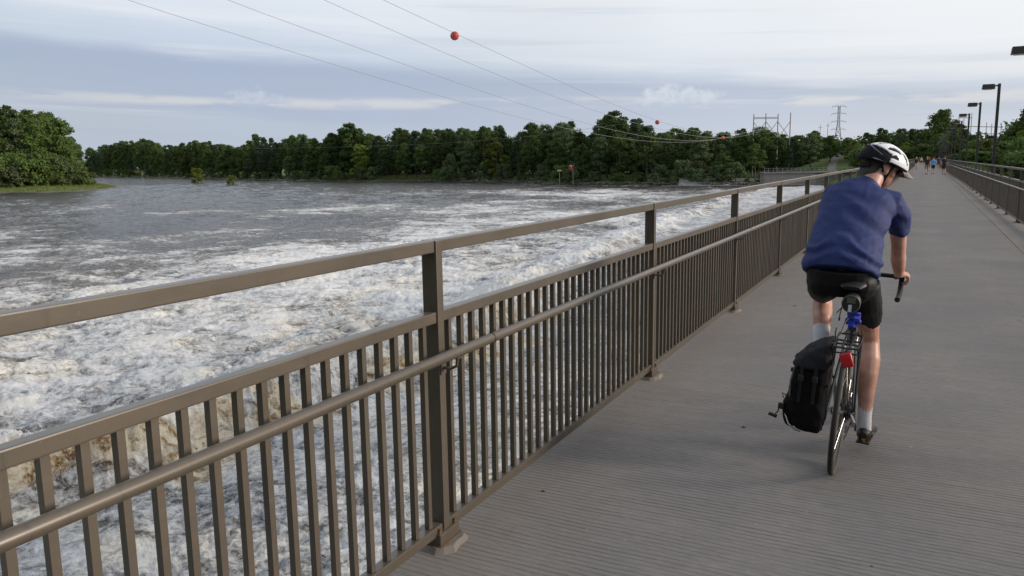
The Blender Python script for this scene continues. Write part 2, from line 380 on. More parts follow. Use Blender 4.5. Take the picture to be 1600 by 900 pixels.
def river(x, y):
    """height above the mean level, foam cover, tea-brown tint"""
    r = np.hypot(x, y)
    wx = x+1.6*samp(0, x, y, 60)+.35*samp(1, x, y, 13); wy = y+1.6*samp(1, x, y, 60, .7)+.35*samp(0, x, y, 13, 1.)
    d = -x
    cx = np.interp(y, CREST[:, 0], CREST[:, 1])+.8*samp(3, x*.3, y, 60)+.35*samp(4, x*.4, y, 9)
    s = cx-x                                             # >0 downstream of the crest
    amp = .08+.24*np.exp(-np.clip(s, 0, 999)/24.)*(s > -1.5)
    amp = np.where(s < -1.5, .10+.1*samp(3, x, y, 40)*0, amp)
    yl = 1/(1+((y-20)/90)**2)*.6+.4                         # weaker further along the dam
    ridge = np.abs(samp(0, wx, wy*.8, 46))                   # billows
    ridge2 = np.abs(samp(1, wx, wy*.85, 21, .6))
    ridge3 = np.abs(samp(2, wx, wy, 9.0, 1.1))
    far = sstep(r, 60, 200)
    h = amp*yl*(1.15*np.tanh(ridge)+.62*np.tanh(ridge2))+.035*ridge3*(1-far)+.05*samp(0, wx, wy, 30, 2.)*(1+far)
    cr = np.exp(-((s+.2)/1.9)**2)*(1+.28*np.tanh(samp(3, x, y, 19)))*yl
    lump = np.clip(np.abs(samp(0, wx*1.2, wy*1.2, 22, .3)), 0, 2)
    fz = np.abs(samp(2, x, y, 6.)); fz2 = np.abs(samp(2, x, y, 2.6, .9)); sq = lambda v: 1.1*np.tanh(v/1.1)
    h += cr*(.40+.34*sq(lump)+.16*sq(fz)+.05*sq(fz2))*(1-.45*sstep(y, 35, 60))
    h += -.35*np.exp(-((s+3.2)/1.8)**2)*yl
    cov = .86-.28*sstep(d, 34, 78)-.20*sstep(d, 95, 260)
    cov -= .32*sstep(d-.35*y, 42, 92)
    cov -= .36*sstep(y-d*.30, 42, 92)*sstep(d, 24, 34)
    cov += .23*samp(3, x*.75, y, 150, .2)*sstep(d, 28, 60)+.14*samp(3, x, y, 55, 1.2)*sstep(d, 24, 45)
    band = np.exp(-((d-70-.03*y)/9.)**2)*sstep(y, 105, 150)*(1-sstep(y, 190, 240)); cov += .36*band
    band2 = np.exp(-((y-104-d*.1)/14.)**2)*(1-sstep(d, 38, 60)); cov += .24*band2
    cov -= .45*sstep(r, 190, 330)
    cov = np.where(s < -2, .80+.03*samp(3, x, y, 30), cov)
    tea = np.clip(np.exp(-((s+1.75+.4*samp(0, x, y, 14))/1.15)**2)*1.7*np.clip(.35+.75*samp(3, x, y, 9), 0, 1)*(1-.9*sstep(y, 30, 48)), 0, 1)
    tea = np.maximum(tea, .35*np.clip(samp(0, wx, wy, 46)-.9, 0, 1)*np.exp(-np.clip(d-20, 0, 99)/25))
    loc = np.where(s < -2, .35, 1.)*(.16*(ridge-.75)+.12*(ridge2-.75)+.06*(ridge3-.75))+.35*cr*(s > -.9)
    return h*1., cov+loc, tea
def build_water():
    A = np.concatenate([np.radians(np.linspace(-180, -70, 60)[:-1]), np.radians(np.linspace(-70, 2, 760)), np.radians(np.linspace(2, 180, 70)[1:])])
    R = np.concatenate([[.5, 3], np.exp(np.linspace(math.log(5.), math.log(420), 800)), np.exp(np.linspace(math.log(435), math.log(6000), 30))])
    aa, rr = np.meshgrid(A, R); x = rr*np.sin(aa); y = rr*np.cos(aa)
    h, cov, tea = river(x.ravel(), y.ravel())
    onl = (x.ravel() > -2.4); h = np.where(onl, 0, h); 
    V = np.stack([x.ravel(), y.ravel(), WZ+h], 1); nA, nR = len(A), len(R)
    i, j = np.meshgrid(np.arange(nR-1), np.arange(nA-1), indexing='ij'); q = (i*nA+j).ravel()
    me = np_mesh('river_water', V, np.stack([q, q+1, q+1+nA, q+nA], 1)[:, ::-1], water_mat())
    for nm, arr in (('cover', cov), ('tea', tea)):
        at = me.attributes.new(nm, 'FLOAT', 'POINT'); at.data.foreach_set('value', arr.astype(np.float32))
    o = link('river_water', me); tag(o, 'foaming brown river water below the bridge railing', None, None, 'structure'); return o
def water_mat():
    m = bpy.data.materials.new('river_water'); m.use_nodes = True; t = NT(m.node_tree); b = t.n['Principled BSDF']
    geo = t.node('ShaderNodeNewGeometry').outputs['Position']
    def att(nm):
        a = t.node('ShaderNodeAttribute'); a.attribute_name = nm; return a.outputs['Fac']
    cov, tea = att('cover'), att('tea')
    x, y, z = t.xyz(geo)
    dist = t.math('SQRT', t.math('ADD', t.math('MULTIPLY', x, x), t.math('MULTIPLY', y, y)))
    near = t.step(dist, 60., 18.)
    wn = t.node('ShaderNodeTexNoise'); wn.inputs['Scale'].default_value = .9; wn.inputs['Detail'].default_value = 3; t.put(wn.inputs['Vector'], geo)
    wv = t.node('ShaderNodeVectorMath', operation='SUBTRACT'); t.put(wv.inputs[0], wn.outputs['Color']); wv.inputs[1].default_value = (.5, .5, .5)
    ws = t.node('ShaderNodeVectorMath', operation='SCALE'); t.put(ws.inputs[0], wv.outputs[0]); ws.inputs['Scale'].default_value = 1.1
    wa = t.node('ShaderNodeVectorMath', operation='ADD'); t.put(wa.inputs[0], geo); t.put(wa.inputs[1], ws.outputs[0]); g2 = wa.outputs[0]
    def fbm(sc_, det, ro, di, vec=g2): return t.noise(vec, sc_, det, ro, di)
    big = fbm(.45, 6, .62, .6); nn = fbm(1.25, 10, .74, .9); n6 = fbm(5.5, 7, .74, .4, geo); n4 = fbm(21., 4, .72, .2, geo)
    pat = t.math('ADD', t.math('MULTIPLY', t.math('SUBTRACT', big, .5), 1.3), t.math('ADD', t.math('MULTIPLY', t.math('SUBTRACT', nn, .5), 2.5), t.math('MULTIPLY', t.math('SUBTRACT', n6, .5), t.step(dist, 90., 20., .4, 1.7))))
    fv = t.math('ADD', cov, pat)
    foam = t.step(fv, .16, .70); thick = t.step(fv, .42, 1.22)
    # far chop: streaks
    chop = t.noise(t.scalev(geo, .22, .30, 1), 1., 6, .62); chop2 = t.noise(t.scalev(geo, .9, 1.2, 1), 1., 5, .6)
    foamcol = t.mix(thick, (.30, .305, .31), t.mix(t.step(n4, .35, .65), (.74, .745, .745), (.63, .64, .65)))
    warmp = t.math('MULTIPLY', t.step(t.noise(geo, .22, 5, .65), .45, .68), t.step(dist, 110., 25.)); foamcol = t.mix(t.math('MULTIPLY', warmp, .75), foamcol, t.mix(thick, (.20, .17, .12), (.80, .75, .64)))
    cream = t.step(tea, .02, .7); foamcol = t.mix(t.math('MULTIPLY', cream, .6), foamcol, t.mix(t.step(n6, .35, .65), (.82, .76, .60), (.50, .41, .25)))
    foamcol = t.mix(t.math('MULTIPLY', tea, t.step(t.math('ADD', nn, t.math('MULTIPLY', n6, .8)), 1.0, .72)), foamcol, (.27, .16, .05))
    wcol = t.mix(tea, (.030, .024, .020), (.13, .065, .016))
    t.put(b.inputs['Base Color'], t.mix(foam, wcol, foamcol))
    t.put(b.inputs['Roughness'], t.step(foam, .05, .6, .10, .85)); b.inputs['IOR'].default_value = 1.33
    t.put(b.inputs['Specular IOR Level'], t.step(foam, .1, .7, .5, .15))
    h = t.math('ADD', t.math('MULTIPLY', n4, .03), t.math('ADD', t.math('MULTIPLY', nn, .26), t.math('MULTIPLY', n6, .10)))
    h = t.math('ADD', h, t.math('MULTIPLY', t.math('ADD', chop, t.math('MULTIPLY', chop2, .3)), t.step(dist, 30., 150., .08, 1.3)))
    t.put(b.inputs['Normal'], t.bump(h, 1., .45)); return m
river_water = build_water()

# spray thrown up along the boil line
def spray():
    g = np.random.default_rng(5); n = 12000
    y = g.uniform(6, 48, n); cx = np.interp(y, CREST[:, 0], CREST[:, 1]); x = cx+g.normal(.0, .55, n)
    h, _, _ = river(x, y); z = WZ+h+g.exponential(.13, n)*(.3+np.abs(samp(0, x, y, 12))); r = g.uniform(.005, .017, n)
    o6 = np.array([[1, 0, 0], [-1, 0, 0], [0, 1, 0], [0, -1, 0], [0, 0, 1], [0, 0, -1]], float)
    f8 = np.array([[0, 2, 4], [2, 1, 4], [1, 3, 4], [3, 0, 4], [2, 0, 5], [1, 2, 5], [3, 1, 5], [0, 3, 5]])
    V = (np.stack([x, y, z], 1)[:, None, :]+o6[None]*r[:, None, None]).reshape(-1, 3); Fc = (f8[None]+6*np.arange(n)[:, None, None]).reshape(-1, 3)
    o = link('water_spray', np_mesh('water_spray', V, Fc, material('spray_white', (.75, .74, .70), .6))); tag(o, 'white spray thrown up along the boil line below the bridge', 'spray', None, 'stuff')
spray()

# ------------------------------------------------------------------ ground
def P2(px, py): q = onz(px, py, WZ); return (float(q[0]), float(q[1]))
far_shore = [(-5000, 3600), (-1500, 1150)]+[P2(px, py) for px, py in ((150, 276), (225, 277), (300, 278.5), (400, 281), (520, 283.3), (600, 283.6), (700, 283.5), (800, 285.5), (900, 288), (1000, 288.5), (1100, 290), (1200, 289.5), (1340, 290))]+[(0, 226), (14, 205), (60, 170), (110, 110), (140, 0), (150, -400), (400, -800)]
LAND = [[(-700, -14), (-60, -14), (-14, -9), (12, -9), (130, -20), (700, -60), (700, -900), (-700, -900)],  # unseen ground behind the camera, added to carry the shade trees
        far_shore+[(6000, -800), (6000, 6000), (-5000, 6000)],
        [P2(0, 302), P2(60, 301.5), P2(120, 299.5), P2(165, 296), P2(187, 293), P2(175, 291), P2(150, 288), P2(140, 284), P2(132, 280), (-640, 330), (-900, 300), (-1000, 60), (-700, -80), (-420, 20), (-330, 95)]]
def signed(px_, py_, poly):
    x, y = px_, py_; inside = np.zeros(x.shape, bool); dmin = np.full(x.shape, 1e9); n = len(poly)
    for i in range(n):
        x1, y1 = poly[i]; x2, y2 = poly[(i+1) % n]
        c = ((y1 > y) != (y2 > y)) & (x < (x2-x1)*(y-y1)/((y2-y1) or 1e-9)+x1); inside ^= c
        dx, dy = x2-x1, y2-y1; tt = np.clip(((x-x1)*dx+(y-y1)*dy)/(dx*dx+dy*dy), 0, 1)
        dmin = np.minimum(dmin, np.hypot(x-x1-tt*dx, y-y1-tt*dy))
    return np.where(inside, dmin, -dmin)
HILL = atD(1335, 236, 262); HILLP = (float(HILL[0]), float(HILL[1]))
def ground_h(x, y):
    x = np.asarray(x, float); y = np.asarray(y, float)
    sd_ = np.maximum(np.maximum(signed(x, y, LAND[0]), signed(x, y, LAND[1])), signed(x, y, LAND[2]))
    jag = 1.2*np.clip(samp(1, x, y, 60), -1.5, 1.5)
    s2 = sd_+jag
    h = WZ+np.where(s2 < 0, np.maximum(s2*.25, -2.5), np.minimum(s2*.16, 1.1)+np.clip(s2-7, 0, 40)*.05)
    # approach embankment carrying the path off the bridge, and the grassy rise beside it
    e = np.exp(-(np.clip(np.abs(x-2)-9, 0, 999)/14.)**2)*sstep(y, 214, 236)
    h = np.where(sd_ > -6, np.maximum(h, WZ+(-.06-WZ)*e), h)
    g = 7.4*np.exp(-((x-HILLP[0]+2)/15)**2-((y-HILLP[1]-12)/22.)**2)
    h = np.where(sd_ > 2, h+g*sstep(sd_, 2, 14), h)
    return h
def build_ground():
    A = np.concatenate([np.radians(np.linspace(-180, -75, 40)[:-1]), np.radians(np.linspace(-75, 15, 420)), np.radians(np.linspace(15, 180, 60)[1:])])
    R = np.concatenate([np.linspace(6, 150, 50)[:-1], np.linspace(150, 420, 150), np.exp(np.linspace(math.log(425), math.log(9000), 60))])
    aa, rr = np.meshgrid(A, R); x = (rr*np.sin(aa)).ravel(); y = (rr*np.cos(aa)).ravel(); h = ground_h(x, y)
    V = np.stack([x, y, h], 1); nA, nR = len(A), len(R); i, j = np.meshgrid(np.arange(nR-1), np.arange(nA-1), indexing='ij'); q = (i*nA+j).ravel()
    m = bpy.data.materials.new('bank_ground'); m.use_nodes = True; t = NT(m.node_tree); b = t.n['Principled BSDF']
    geo = t.node('ShaderNodeNewGeometry').outputs['Position']; xx, yy, zz = t.xyz(geo)
    n = t.noise(geo, .12, 5, .6); n2 = t.noise(geo, 1.5, 4, .6)
    g = t.mix(t.step(n, .3, .7), (.060, .100, .018), (.13, .16, .035)); g = t.mix(t.math('MULTIPLY', n2, .5), g, (.035, .05, .015))
    mud = t.mix(n2, (.14, .125, .10), (.05, .045, .035))
    lv = t.step(t.math('ADD', zz, t.math('MULTIPLY', n2, .5)), WZ+.45, WZ+.75)
    t.put(b.inputs['Base Color'], t.mix(lv, mud, g)); b.inputs['Roughness'].default_value = .9; t.put(b.inputs['Normal'], t.bump(n2, .8, .3))
    o = link('ground', np_mesh('ground', V, np.stack([q, q+1, q+1+nA, q+nA], 1)[:, ::-1], m)); tag(o, 'grassy river banks and island ground', None, None, 'structure')
build_ground()
def gz(x, y): return float(ground_h(np.array([x]), np.array([y]))[0])

# ------------------------------------------------------------------ bridge
L, R = 1.8027, 2.141
S = 3.05; Y1 = 2.808; ZT, ZM = 1.366, 1.060
BEND = 232.
def slab(name, x0, x1, mat, label, kind='structure', z0=-.32, z1=0., y0=-9., y1=BEND):
    m = MB().box(((x0+x1)/2, (y0+y1)/2, (z0+z1)/2), (x1-x0, y1-y0, z1-z0))
    return tag(m.build(name, mat, smooth=False), label, None, None, kind)
slab('bridge_deck', -L-.115, 1.60, MAT['deck'], 'grey tined concrete bridge deck')
slab('deck_edge_strip', 1.612, R+.16, MAT['strip'], 'paler concrete strip along the right railing')
g_ = MB()
for x in (-1.2, .2, 1.6): g_.box((x, 111, -.81), (.35, 238, .96))
tag(g_.build('bridge_girders', MAT['oldconc'], smooth=False), 'concrete girders under the deck', None, None, 'structure')
for k in range(13):
    p = MB().box((.2, 4+18*k, -5.3), (4.6, 1.4, 8.0)).box((.2, 4+18*k, -1.35), (4.9, 1.7, .10))
    tag(p.build('bridge_pier', MAT['oldconc'], smooth=False), 'concrete pier under the footbridge deck', 'pier', 'piers under the footbridge')

RB_ = random.Random(12)
def baluster_mesh(): return MB().box((0, 0, (1.011+.109)/2), (.0245, .0245, 1.011-.109)).mesh('baluster', MAT['rail'], False)
BAL = baluster_mesh()
def railing(name, xin, sg, ypost, kmin, kmax, knear, label, nbal):
    root = empty(name, (xin, ypost, 0), label, 'railing', 'railings of the footbridge')
    rm = MAT['rail']
    xc = sg*.0375; xr = sg*.031
    post = MB().box((xc, 0, (ZT-.001+.04)/2), (.075, .048, ZT-.001-.04)).mesh('post', rm, False, .004)
    base = MB().box((xc+sg*.012, 0, .05), (.13, .16, .055)).mesh('base_plate', rm, False, .006)
    pad = bpy.data.meshes.new('grout_pad')
    bm = bmesh.new(); rr = random.Random(3)
    ring = []
    for k in range(14):
        a = 2*PI*k/14; ca, sa = math.cos(a), math.sin(a)
        q = (abs(ca)**4+abs(sa)**4)**-.25
        ring.append((ca*q*.074*rr.uniform(.85, 1.18), sa*q*.112*rr.uniform(.9, 1.12)))
    top = [bm.verts.new((xc-sg*.025+x*.86, y*.86, .023+rr.uniform(-.003, .003))) for x, y in ring]
    bot = [bm.verts.new((xc-sg*.025+x*1.12, y*1.12, -.006)) for x, y in ring]
    bm.faces.new(top)
    for k in range(14): bm.faces.new((bot[k], bot[(k+1) % 14], top[(k+1) % 14], top[k]))
    bmesh.ops.recalc_face_normals(bm, faces=bm.faces); bm.to_mesh(pad); bm.free(); pad.materials.append(MAT['grout'])
    rust = MB().box((xc+sg*.012, 0, .0225), (.142, .172, .008)).mesh('rust_edge', MAT['rust'], False)
    bolt = MB().lathe([(.011, .070), (.011, .083), (.0085, .086)], 6).lathe([(.0055, .084), (.0055, .096)], 8).mesh('bolt', MAT['rust'], False)
    seg = S-.052
    def rail(nm, z0, z1, bev=.005): return MB().box((xr, S/2, (z0+z1)/2), (.05, seg, z1-z0)).mesh(nm, rm, False, bev)
    top_, mid, low = rail('top_rail', ZT-.052, ZT), rail('middle_rail', ZM-.048, ZM), rail('bottom_rail', .062, .108)
    hx = -sg*.078; hz = .889
    pipe = MB().tube([(hx, y, hz) for y in (0, S*.25, S*.5, S*.75, S)], .0228, 16, cap=False).mesh('handrail', rm)
    sleeve = MB().torus((hx, .30, hz), .0232, .0022, 'Y', 24, 6).mesh('joint_ring', MAT['darksteel'])
    br = MB(); br.tube([(0, 0, hz-.075), (hx*.5, 0, hz-.078), (hx*.92, 0, hz-.062), (hx, 0, hz-.02)], .007, 8)
    br.box((-sg*.003, 0, hz-.06), (.006, .04, .09)); br.box((hx, 0, hz-.022), (.03, .05, .005))
    bracket = br.mesh('bracket', rm)
    nb = 0
    for k in range(kmin, knear):
        y = k*S
        p = link('post', post, root, (0, y, 0)); link('base_plate', base, p); link('grout_pad', pad, p)
        if k in (0, 1, 2, 4): link('rust_edge', rust, p)
        if k < 4:
            for by in (-.062, .062): link('bolt', bolt, p, (xc-sg*.038, by, .0))
        link('bracket', bracket, root, (0, y, 0))
        for nm, me in (('top_rail', top_), ('middle_rail', mid), ('bottom_rail', low)): link(nm, me, root, (0, y, 0))
        h = link('handrail', pipe, root, (0, y, 0))
        if k % 2 == 0: link('joint_ring', sleeve, h)
        if nb < nbal:
            for i in range(1, 30): o = link('baluster', BAL, root, (xr+RB_.uniform(-.0008, .0008), y+i*S/30+RB_.uniform(-.0015, .0015), 0)); o.rotation_euler = (RB_.uniform(-.0015, .0015), 0, RB_.uniform(-.03, .03)); nb += 1
        else:
            m = MB()
            for i in range(1, 30): m.box((xr, i*S/30, .56), (.0245, .0245, .902))
            if 'balm' not in MAT: MAT['balm'] = {}
            if sg not in MAT['balm']: MAT['balm'][sg] = m.mesh('balusters', rm, False)
            tag(link('balusters', MAT['balm'][sg], root, (0, y, 0)), kind='stuff')
    m = MB()
    for k in range(knear, kmax):
        y = k*S; m.box((xc, y, ZT/2), (.075, .048, ZT-.001)).box((xc, y, .05), (.13, .16, .055)).box((xc-sg*.02, y, .01), (.2, .27, .024))
        m.bar((0, y, hz-.075), (hx, y, hz-.03), .014)
        for z0, z1 in ((ZT-.052, ZT), (ZM-.048, ZM), (.062, .108)): m.box((xr, y+S/2, (z0+z1)/2), (.05, seg, z1-z0))
        for i in range(1, 30): m.box((xr, y+i*S/30, .56), (.0245, .0245, .902))
    m.tube([(hx, knear*S, hz), (hx, kmax*S, hz)], .0228, 8)
    tag(m.build('railing_spans', rm, root, smooth=False), 'distant spans of the railing', kind='stuff')
    return root
railing('bridge_railing', -L, -1, Y1, -2, 74, 24, 'bronze painted metal railing on the left between the deck and the foaming river', 288)
railing('bridge_railing', R, 1, 23.68, -9, 68, 16, 'bronze painted metal railing at the right edge of the deck beside the lamp posts', 0)

# scraps lying on the deck
for i, (px, py, s_) in enumerate(((849, 768, .012), (905, 664, .016), (1162, 668, .014), (1362, 885, .006), (1242, 478, .014))):
    q = onz(px, py, 0); m = MB().ball((0, 0, s_*.3), (s_, s_*.6, s_*.35), 7, 4)
    lb = ('small dark leaf scrap on the deck by the nearest railing post', 'small dark scrap on the deck below the second railing post', 'small dark scrap on the deck between the railing and the bicycle', 'tiny dark pebble on the deck in the foreground', 'small dark leaf on the deck left of the pannier bag')[i]
    tag(m.build('leaf_scrap', MAT['bark'], loc=tuple(q)), lb, 'scrap', 'scraps on the deck')

# ------------------------------------------------------------------ lamp posts
def lamp_post(y, label):
    root = empty('lamp_post', (R+.135, y, 0), label, 'street lamp', 'lamp posts along the right railing')
    key = 'lampm'
    if key not in MAT:
        H = 4.33
        pole = MB().box((0, 0, H/2-.1), (.10, .10, H+.2)).mesh('pole', MAT['darksteel'], False, .006)
        foot = MB().box((0, 0, -.02), (.26, .26, .05)).box((0, 0, .02), (.22, .22, .04)).mesh('base_plate', MAT['darksteel'], False, .004)
        arm = MB().bar((-.04, 0, H-.075), (-.14, 0, H-.075), .07, .05).mesh('arm', MAT['darksteel'], False, .004)
        hd = MB(); hd.box((-.345, 0, H-.100), (.43, .30, .18), taper=.90)
        head = hd.mesh('lamp_head', MAT['darksteel'], False, .012)
        lens = MB().box((-.345, 0, H-.200), (.34, .24, .022), Matrix.Diagonal((1, 1, -1)), .8).mesh('lens', MAT['lens'], False, .004)
        MAT[key] = (pole, foot, arm, head, lens)
    pole, foot, arm, head, lens = MAT[key]
    link('pole', pole, root); link('base_plate', foot, root); link('arm', arm, root); h = link('lamp_head', head, root); link('lens', lens, h)
lamp_names = ['dark box lamp cut off by the right edge of the photo', 'tallest looking dark lamp post fully in view beside the right railing', 'second full lamp post from the right, behind the tallest', 'third full lamp post from the right, above the walkers', 'fourth full lamp post from the right', 'fifth full lamp post, small against the trees']
for k in range(15):
    lamp_post(23.6+k*11.53, lamp_names[k] if k < 6 else f"{['sixth', 'seventh', 'eighth', 'ninth', 'tenth', 'eleventh', 'twelfth', 'thirteenth', 'fourteenth'][k-6]} full lamp post from the right, one of the merging far row")

# ------------------------------------------------------------------ trees
def quad_leaves(g, C, Rb, n, size):
    d = g.normal(size=(n, 3)); d /= np.linalg.norm(d, axis=1)[:, None]; d[:, 2] = np.where(d[:, 2] < -.5, -d[:, 2], d[:, 2])
    rad = Rb*(.45+.80*g.random(n)**1.1); c = C+d*rad[:, None]*np.array([1, 1, .82])
    a = g.normal(size=(n, 3))*.8+d; a /= np.linalg.norm(a, axis=1)[:, None]; b = np.cross(a, g.normal(size=(n, 3))); b /= np.linalg.norm(b, axis=1)[:, None]; e = np.cross(a, b)
    s_ = size*g.uniform(.55, 1.25, n)[:, None]
    return np.stack([c-b*s_-e*s_*.55, c+b*s_*.3-e*s_*.7, c+b*s_+e*s_*.45, c-b*s_*.2+e*s_*.75], 1).reshape(-1, 3)
ICO = None
def ico():
    global ICO
    if ICO is None:
        bm = bmesh.new(); bmesh.ops.create_icosphere(bm, subdivisions=1, radius=1); bm.verts.ensure_lookup_table()
        ICO = (np.array([v.co[:] for v in bm.verts]), [[v.index for v in f.verts] for f in bm.faces]); bm.free()
    return ICO
def make_crown(seed, H, Wd, shape, nb, nl, leaf, mat, base=.12):
    g = np.random.default_rng(seed); Vs = []; cores = []; tops = []
    for i in range(nb):
        t = (i+.5)/nb; t = base+(1-base)*(t**.85)
        prof = {'round': math.sin(PI*min(1, .12+t*.86))**.6, 'tall': math.sin(PI*min(1, .18+t*.78))**.8*(1-.25*t), 'oval': math.sin(PI*(.1+.86*t))**.75, 'bush': math.cos(PI/2*max(0, t-.15))**.6, 'spread': (.45+.65*t)*math.cos(PI/2*max(0, t-.45)/.6)**.6}[shape]
        a = g.uniform(0, 2*PI); rr = Wd*prof*math.sqrt(g.uniform(.12, 1.))*.86; rb = Wd*g.uniform(.13, .33)*(.7+.5*prof)*(.85 if shape != 'bush' else 1)
        C = np.array([rr*math.cos(a), rr*math.sin(a), min(H*t, H-rb*.7)])
        n = int(nl*(rb/(Wd*.28))**2); Vs.append(quad_leaves(g, C, rb, n, leaf)); cores.append((C, rb*.50)); tops.append(C)
    V = np.concatenate(Vs); nq = len(V)//4; Fq = np.arange(nq*4).reshape(-1, 4)
    iv, ifc = ico(); b0 = len(V); CV = []; CF_ = []
    for C, r_ in cores:
        jit = iv*r_*g.uniform(.8, 1.2, (len(iv), 1)); CV.append(jit*np.array([1, 1, .85])+C)
        CF_ += [[b0+len(iv)*(len(CV)-1)+k for k in (f[0], f[1], f[2], f[2])] for f in ifc]
    V = np.concatenate([V]+CV)
    me = bpy.data.meshes.new('crown'); fl = [tuple(f) for f in Fq.tolist()]+[tuple(f[:3]) for f in CF_]
    me.from_pydata(V.tolist(), [], fl); me.materials.append(mat); me.update(); return me, tops
def make_trunk(seed, H, tops, r0, hb=.3):
    rr = random.Random(seed); m = MB(); lean = (rr.uniform(-.8, .8), rr.uniform(-.8, .8))
    pts = [(0, 0, -1.5), (0, 0, .3), (lean[0]*.3, lean[1]*.3, H*.25), (lean[0]*.7, lean[1]*.7, H*.5), (lean[0], lean[1], H*.78)]
    m.tube(pts, [r0*1.25, r0, r0*.78, r0*.5, r0*.15], 8)
    for C in rr.sample(tops, min(6, len(tops))):
        z = max(H*hb*.6, C[2]*.55); m.tube([(lean[0]*.5, lean[1]*.5, z), (C[0]*.5, C[1]*.5, (z+C[2])/2), tuple(C)], [r0*.38, r0*.25, r0*.08], 6)
    return m.mesh('trunk', MAT['bark'])
KIND = {}
def proto(key, seed, H, Wd, shape, nb, nl, leaf, mat, base, r0):
    me, tops = make_crown(seed, H, Wd, shape, nb, nl, leaf, mat, base); KIND[key] = (me, make_trunk(seed, H, tops, r0), H, Wd)
proto('round_a', 1, 20, 6.0, 'round', 72, 130, .31, LEAF[0], .12, .38)
proto('round_b', 2, 19, 6.6, 'oval', 70, 130, .32, LEAF[1], .10, .40)
proto('tall_a', 3, 24, 5.0, 'tall', 70, 130, .31, LEAF[4], .14, .42)
proto('tall_b', 4, 23, 5.6, 'oval', 62, 130, .31, LEAF[0], .20, .45)
proto('spread', 5, 21, 6.4, 'spread', 60, 130, .31, LEAF[3], .22, .45)
proto('open', 6, 22, 5.6, 'round', 46, 130, .32, LEAF[1], .34, .36)
proto('yellow', 7, 15, 4.4, 'round', 34, 100, .36, LEAF[2], .12, .25)
proto('bush_a', 8, 7, 4.4, 'bush', 26, 90, .30, LEAF[3], .02, .14)
proto('bush_b', 9, 6, 4.8, 'bush', 26, 90, .30, LEAF[1], .02, .14)
proto('bush_y', 10, 5, 2.6, 'bush', 18, 110, .18, LEAF[2], .02, .10)
RT = random.Random(42)
def tree(key, x, y, H, label, group=None, cat='tree', name=None, wk=1., z=None):
    me, tr, H0, W0 = KIND[key]
    if z is None: z = gz(x, y)-.1
    root = empty(name or ('bush' if key.startswith('bush') else 'tree'), (x, y, z), label, cat, group)
    k = H/H0; wx = k**.6*wk*RT.uniform(.92, 1.1); a = RT.uniform(0, 2*PI)
    for nm, d in (('trunk', tr), ('crown', me)):
        o = link(nm, d, root); o.scale = (wx, wx, k); o.rotation_euler = (0, 0, a)
    return root
SKY = [(-20, 172), (0, 169), (20, 167), (45, 174), (70, 178), (90, 186), (108, 198), (118, 215), (130, 224), (150, 229), (165, 223), (180, 221), (200, 218), (235, 213), (248, 221), (270, 224), (290, 221), (305, 217), (325, 217), (345, 221), (375, 228), (388, 216), (400, 209), (420, 210), (440, 219), (455, 212), (470, 207), (490, 212), (506, 219), (516, 205), (530, 200), (550, 192), (566, 200), (580, 205), (592, 211), (606, 222), (613, 201), (625, 197), (642, 201), (660, 201), (680, 196), (700, 196), (720, 197), (742, 198), (760, 195), (772, 189), (786, 194), (795, 211), (806, 213), (825, 193), (840, 188), (852, 195), (866, 197), (880, 187), (896, 190), (905, 204), (920, 207), (935, 193), (946, 176), (960, 175), (975, 182), (1000, 184), (1010, 192), (1022, 198), (1032, 205), (1050, 199), (1072, 198), (1082, 195), (1102, 203), (1120, 206), (1140, 200), (1160, 197), (1180, 196), (1200, 200), (1215, 206), (1232, 210), (1242, 206), (1256, 205), (1280, 203), (1300, 208), (1320, 212), (1340, 207), (1352, 204), (1370, 199), (1390, 196), (1412, 195), (1430, 198), (1446, 198), (1452, 184), (1462, 176), (1475, 174), (1488, 180), (1497, 196), (1510, 206), (1532, 209), (1550, 208), (1562, 206), (1574, 200), (1582, 188), (1592, 182), (1600, 170), (1640, 160)]
SX = [a for a, b in SKY]; SYv = [b for a, b in SKY]
def skyl(px): return float(np.interp(px, SX, SYv))
SHX = [150, 225, 300, 400, 520, 600, 700, 800, 900, 1000, 1100, 1200, 1345]
SHY = [276, 277, 278.5, 281, 283.3, 283.6, 283.5, 285.5, 288, 288.5, 290, 289.5, 290]
def shoreD(px):
    q = onz(px, float(np.interp(px, SHX, SHY)), WZ); return float((q-CAMP)@_f)
def top_h(px, py, D, z): return float(atD(px, py, D)[2])-z
def zone(px):
    z = [(330, 'right of the island'), (500, 'behind the islet bushes'), (610, 'around the pale yellow-green tree'), (800, 'above the grassy bank'), (1030, 'behind the red sign'), (1240, 'under the pole frame'), (1350, 'beside the grassy rise'), (1700, 'past the bridge end')]
    return next(n for a, n in z if px < a)
KN = {'round_a': 'dark green rounded tree', 'round_b': 'mid green broad tree', 'tall_a': 'tall blue-green narrow tree', 'tall_b': 'tall dark green tree', 'spread': 'grey-green spreading tree', 'open': 'open crowned green tree', 'yellow': 'yellow-green tree', 'bush_a': 'grey-green willow bush', 'bush_b': 'low green bush'}
def put_tree(key, px, D, top, wk=1., label=None, group='auto'):
    q = atD(px, 250, D); x, y = float(q[0]), float(q[1]); z = gz(x, y)-.1; H = top_h(px, top, D, z)
    if H < 2: return
    zn = zone(px)
    bush = key.startswith('bush')
    return tree(key, x, y, H, label or f"{KN[key]} {zn}".replace('pale yellow-green tree', 'yellow tree'), (('bushes ' if bush else 'trees ')+zn if group == 'auto' else group), 'bush' if bush else 'tree', wk=wk, z=z)
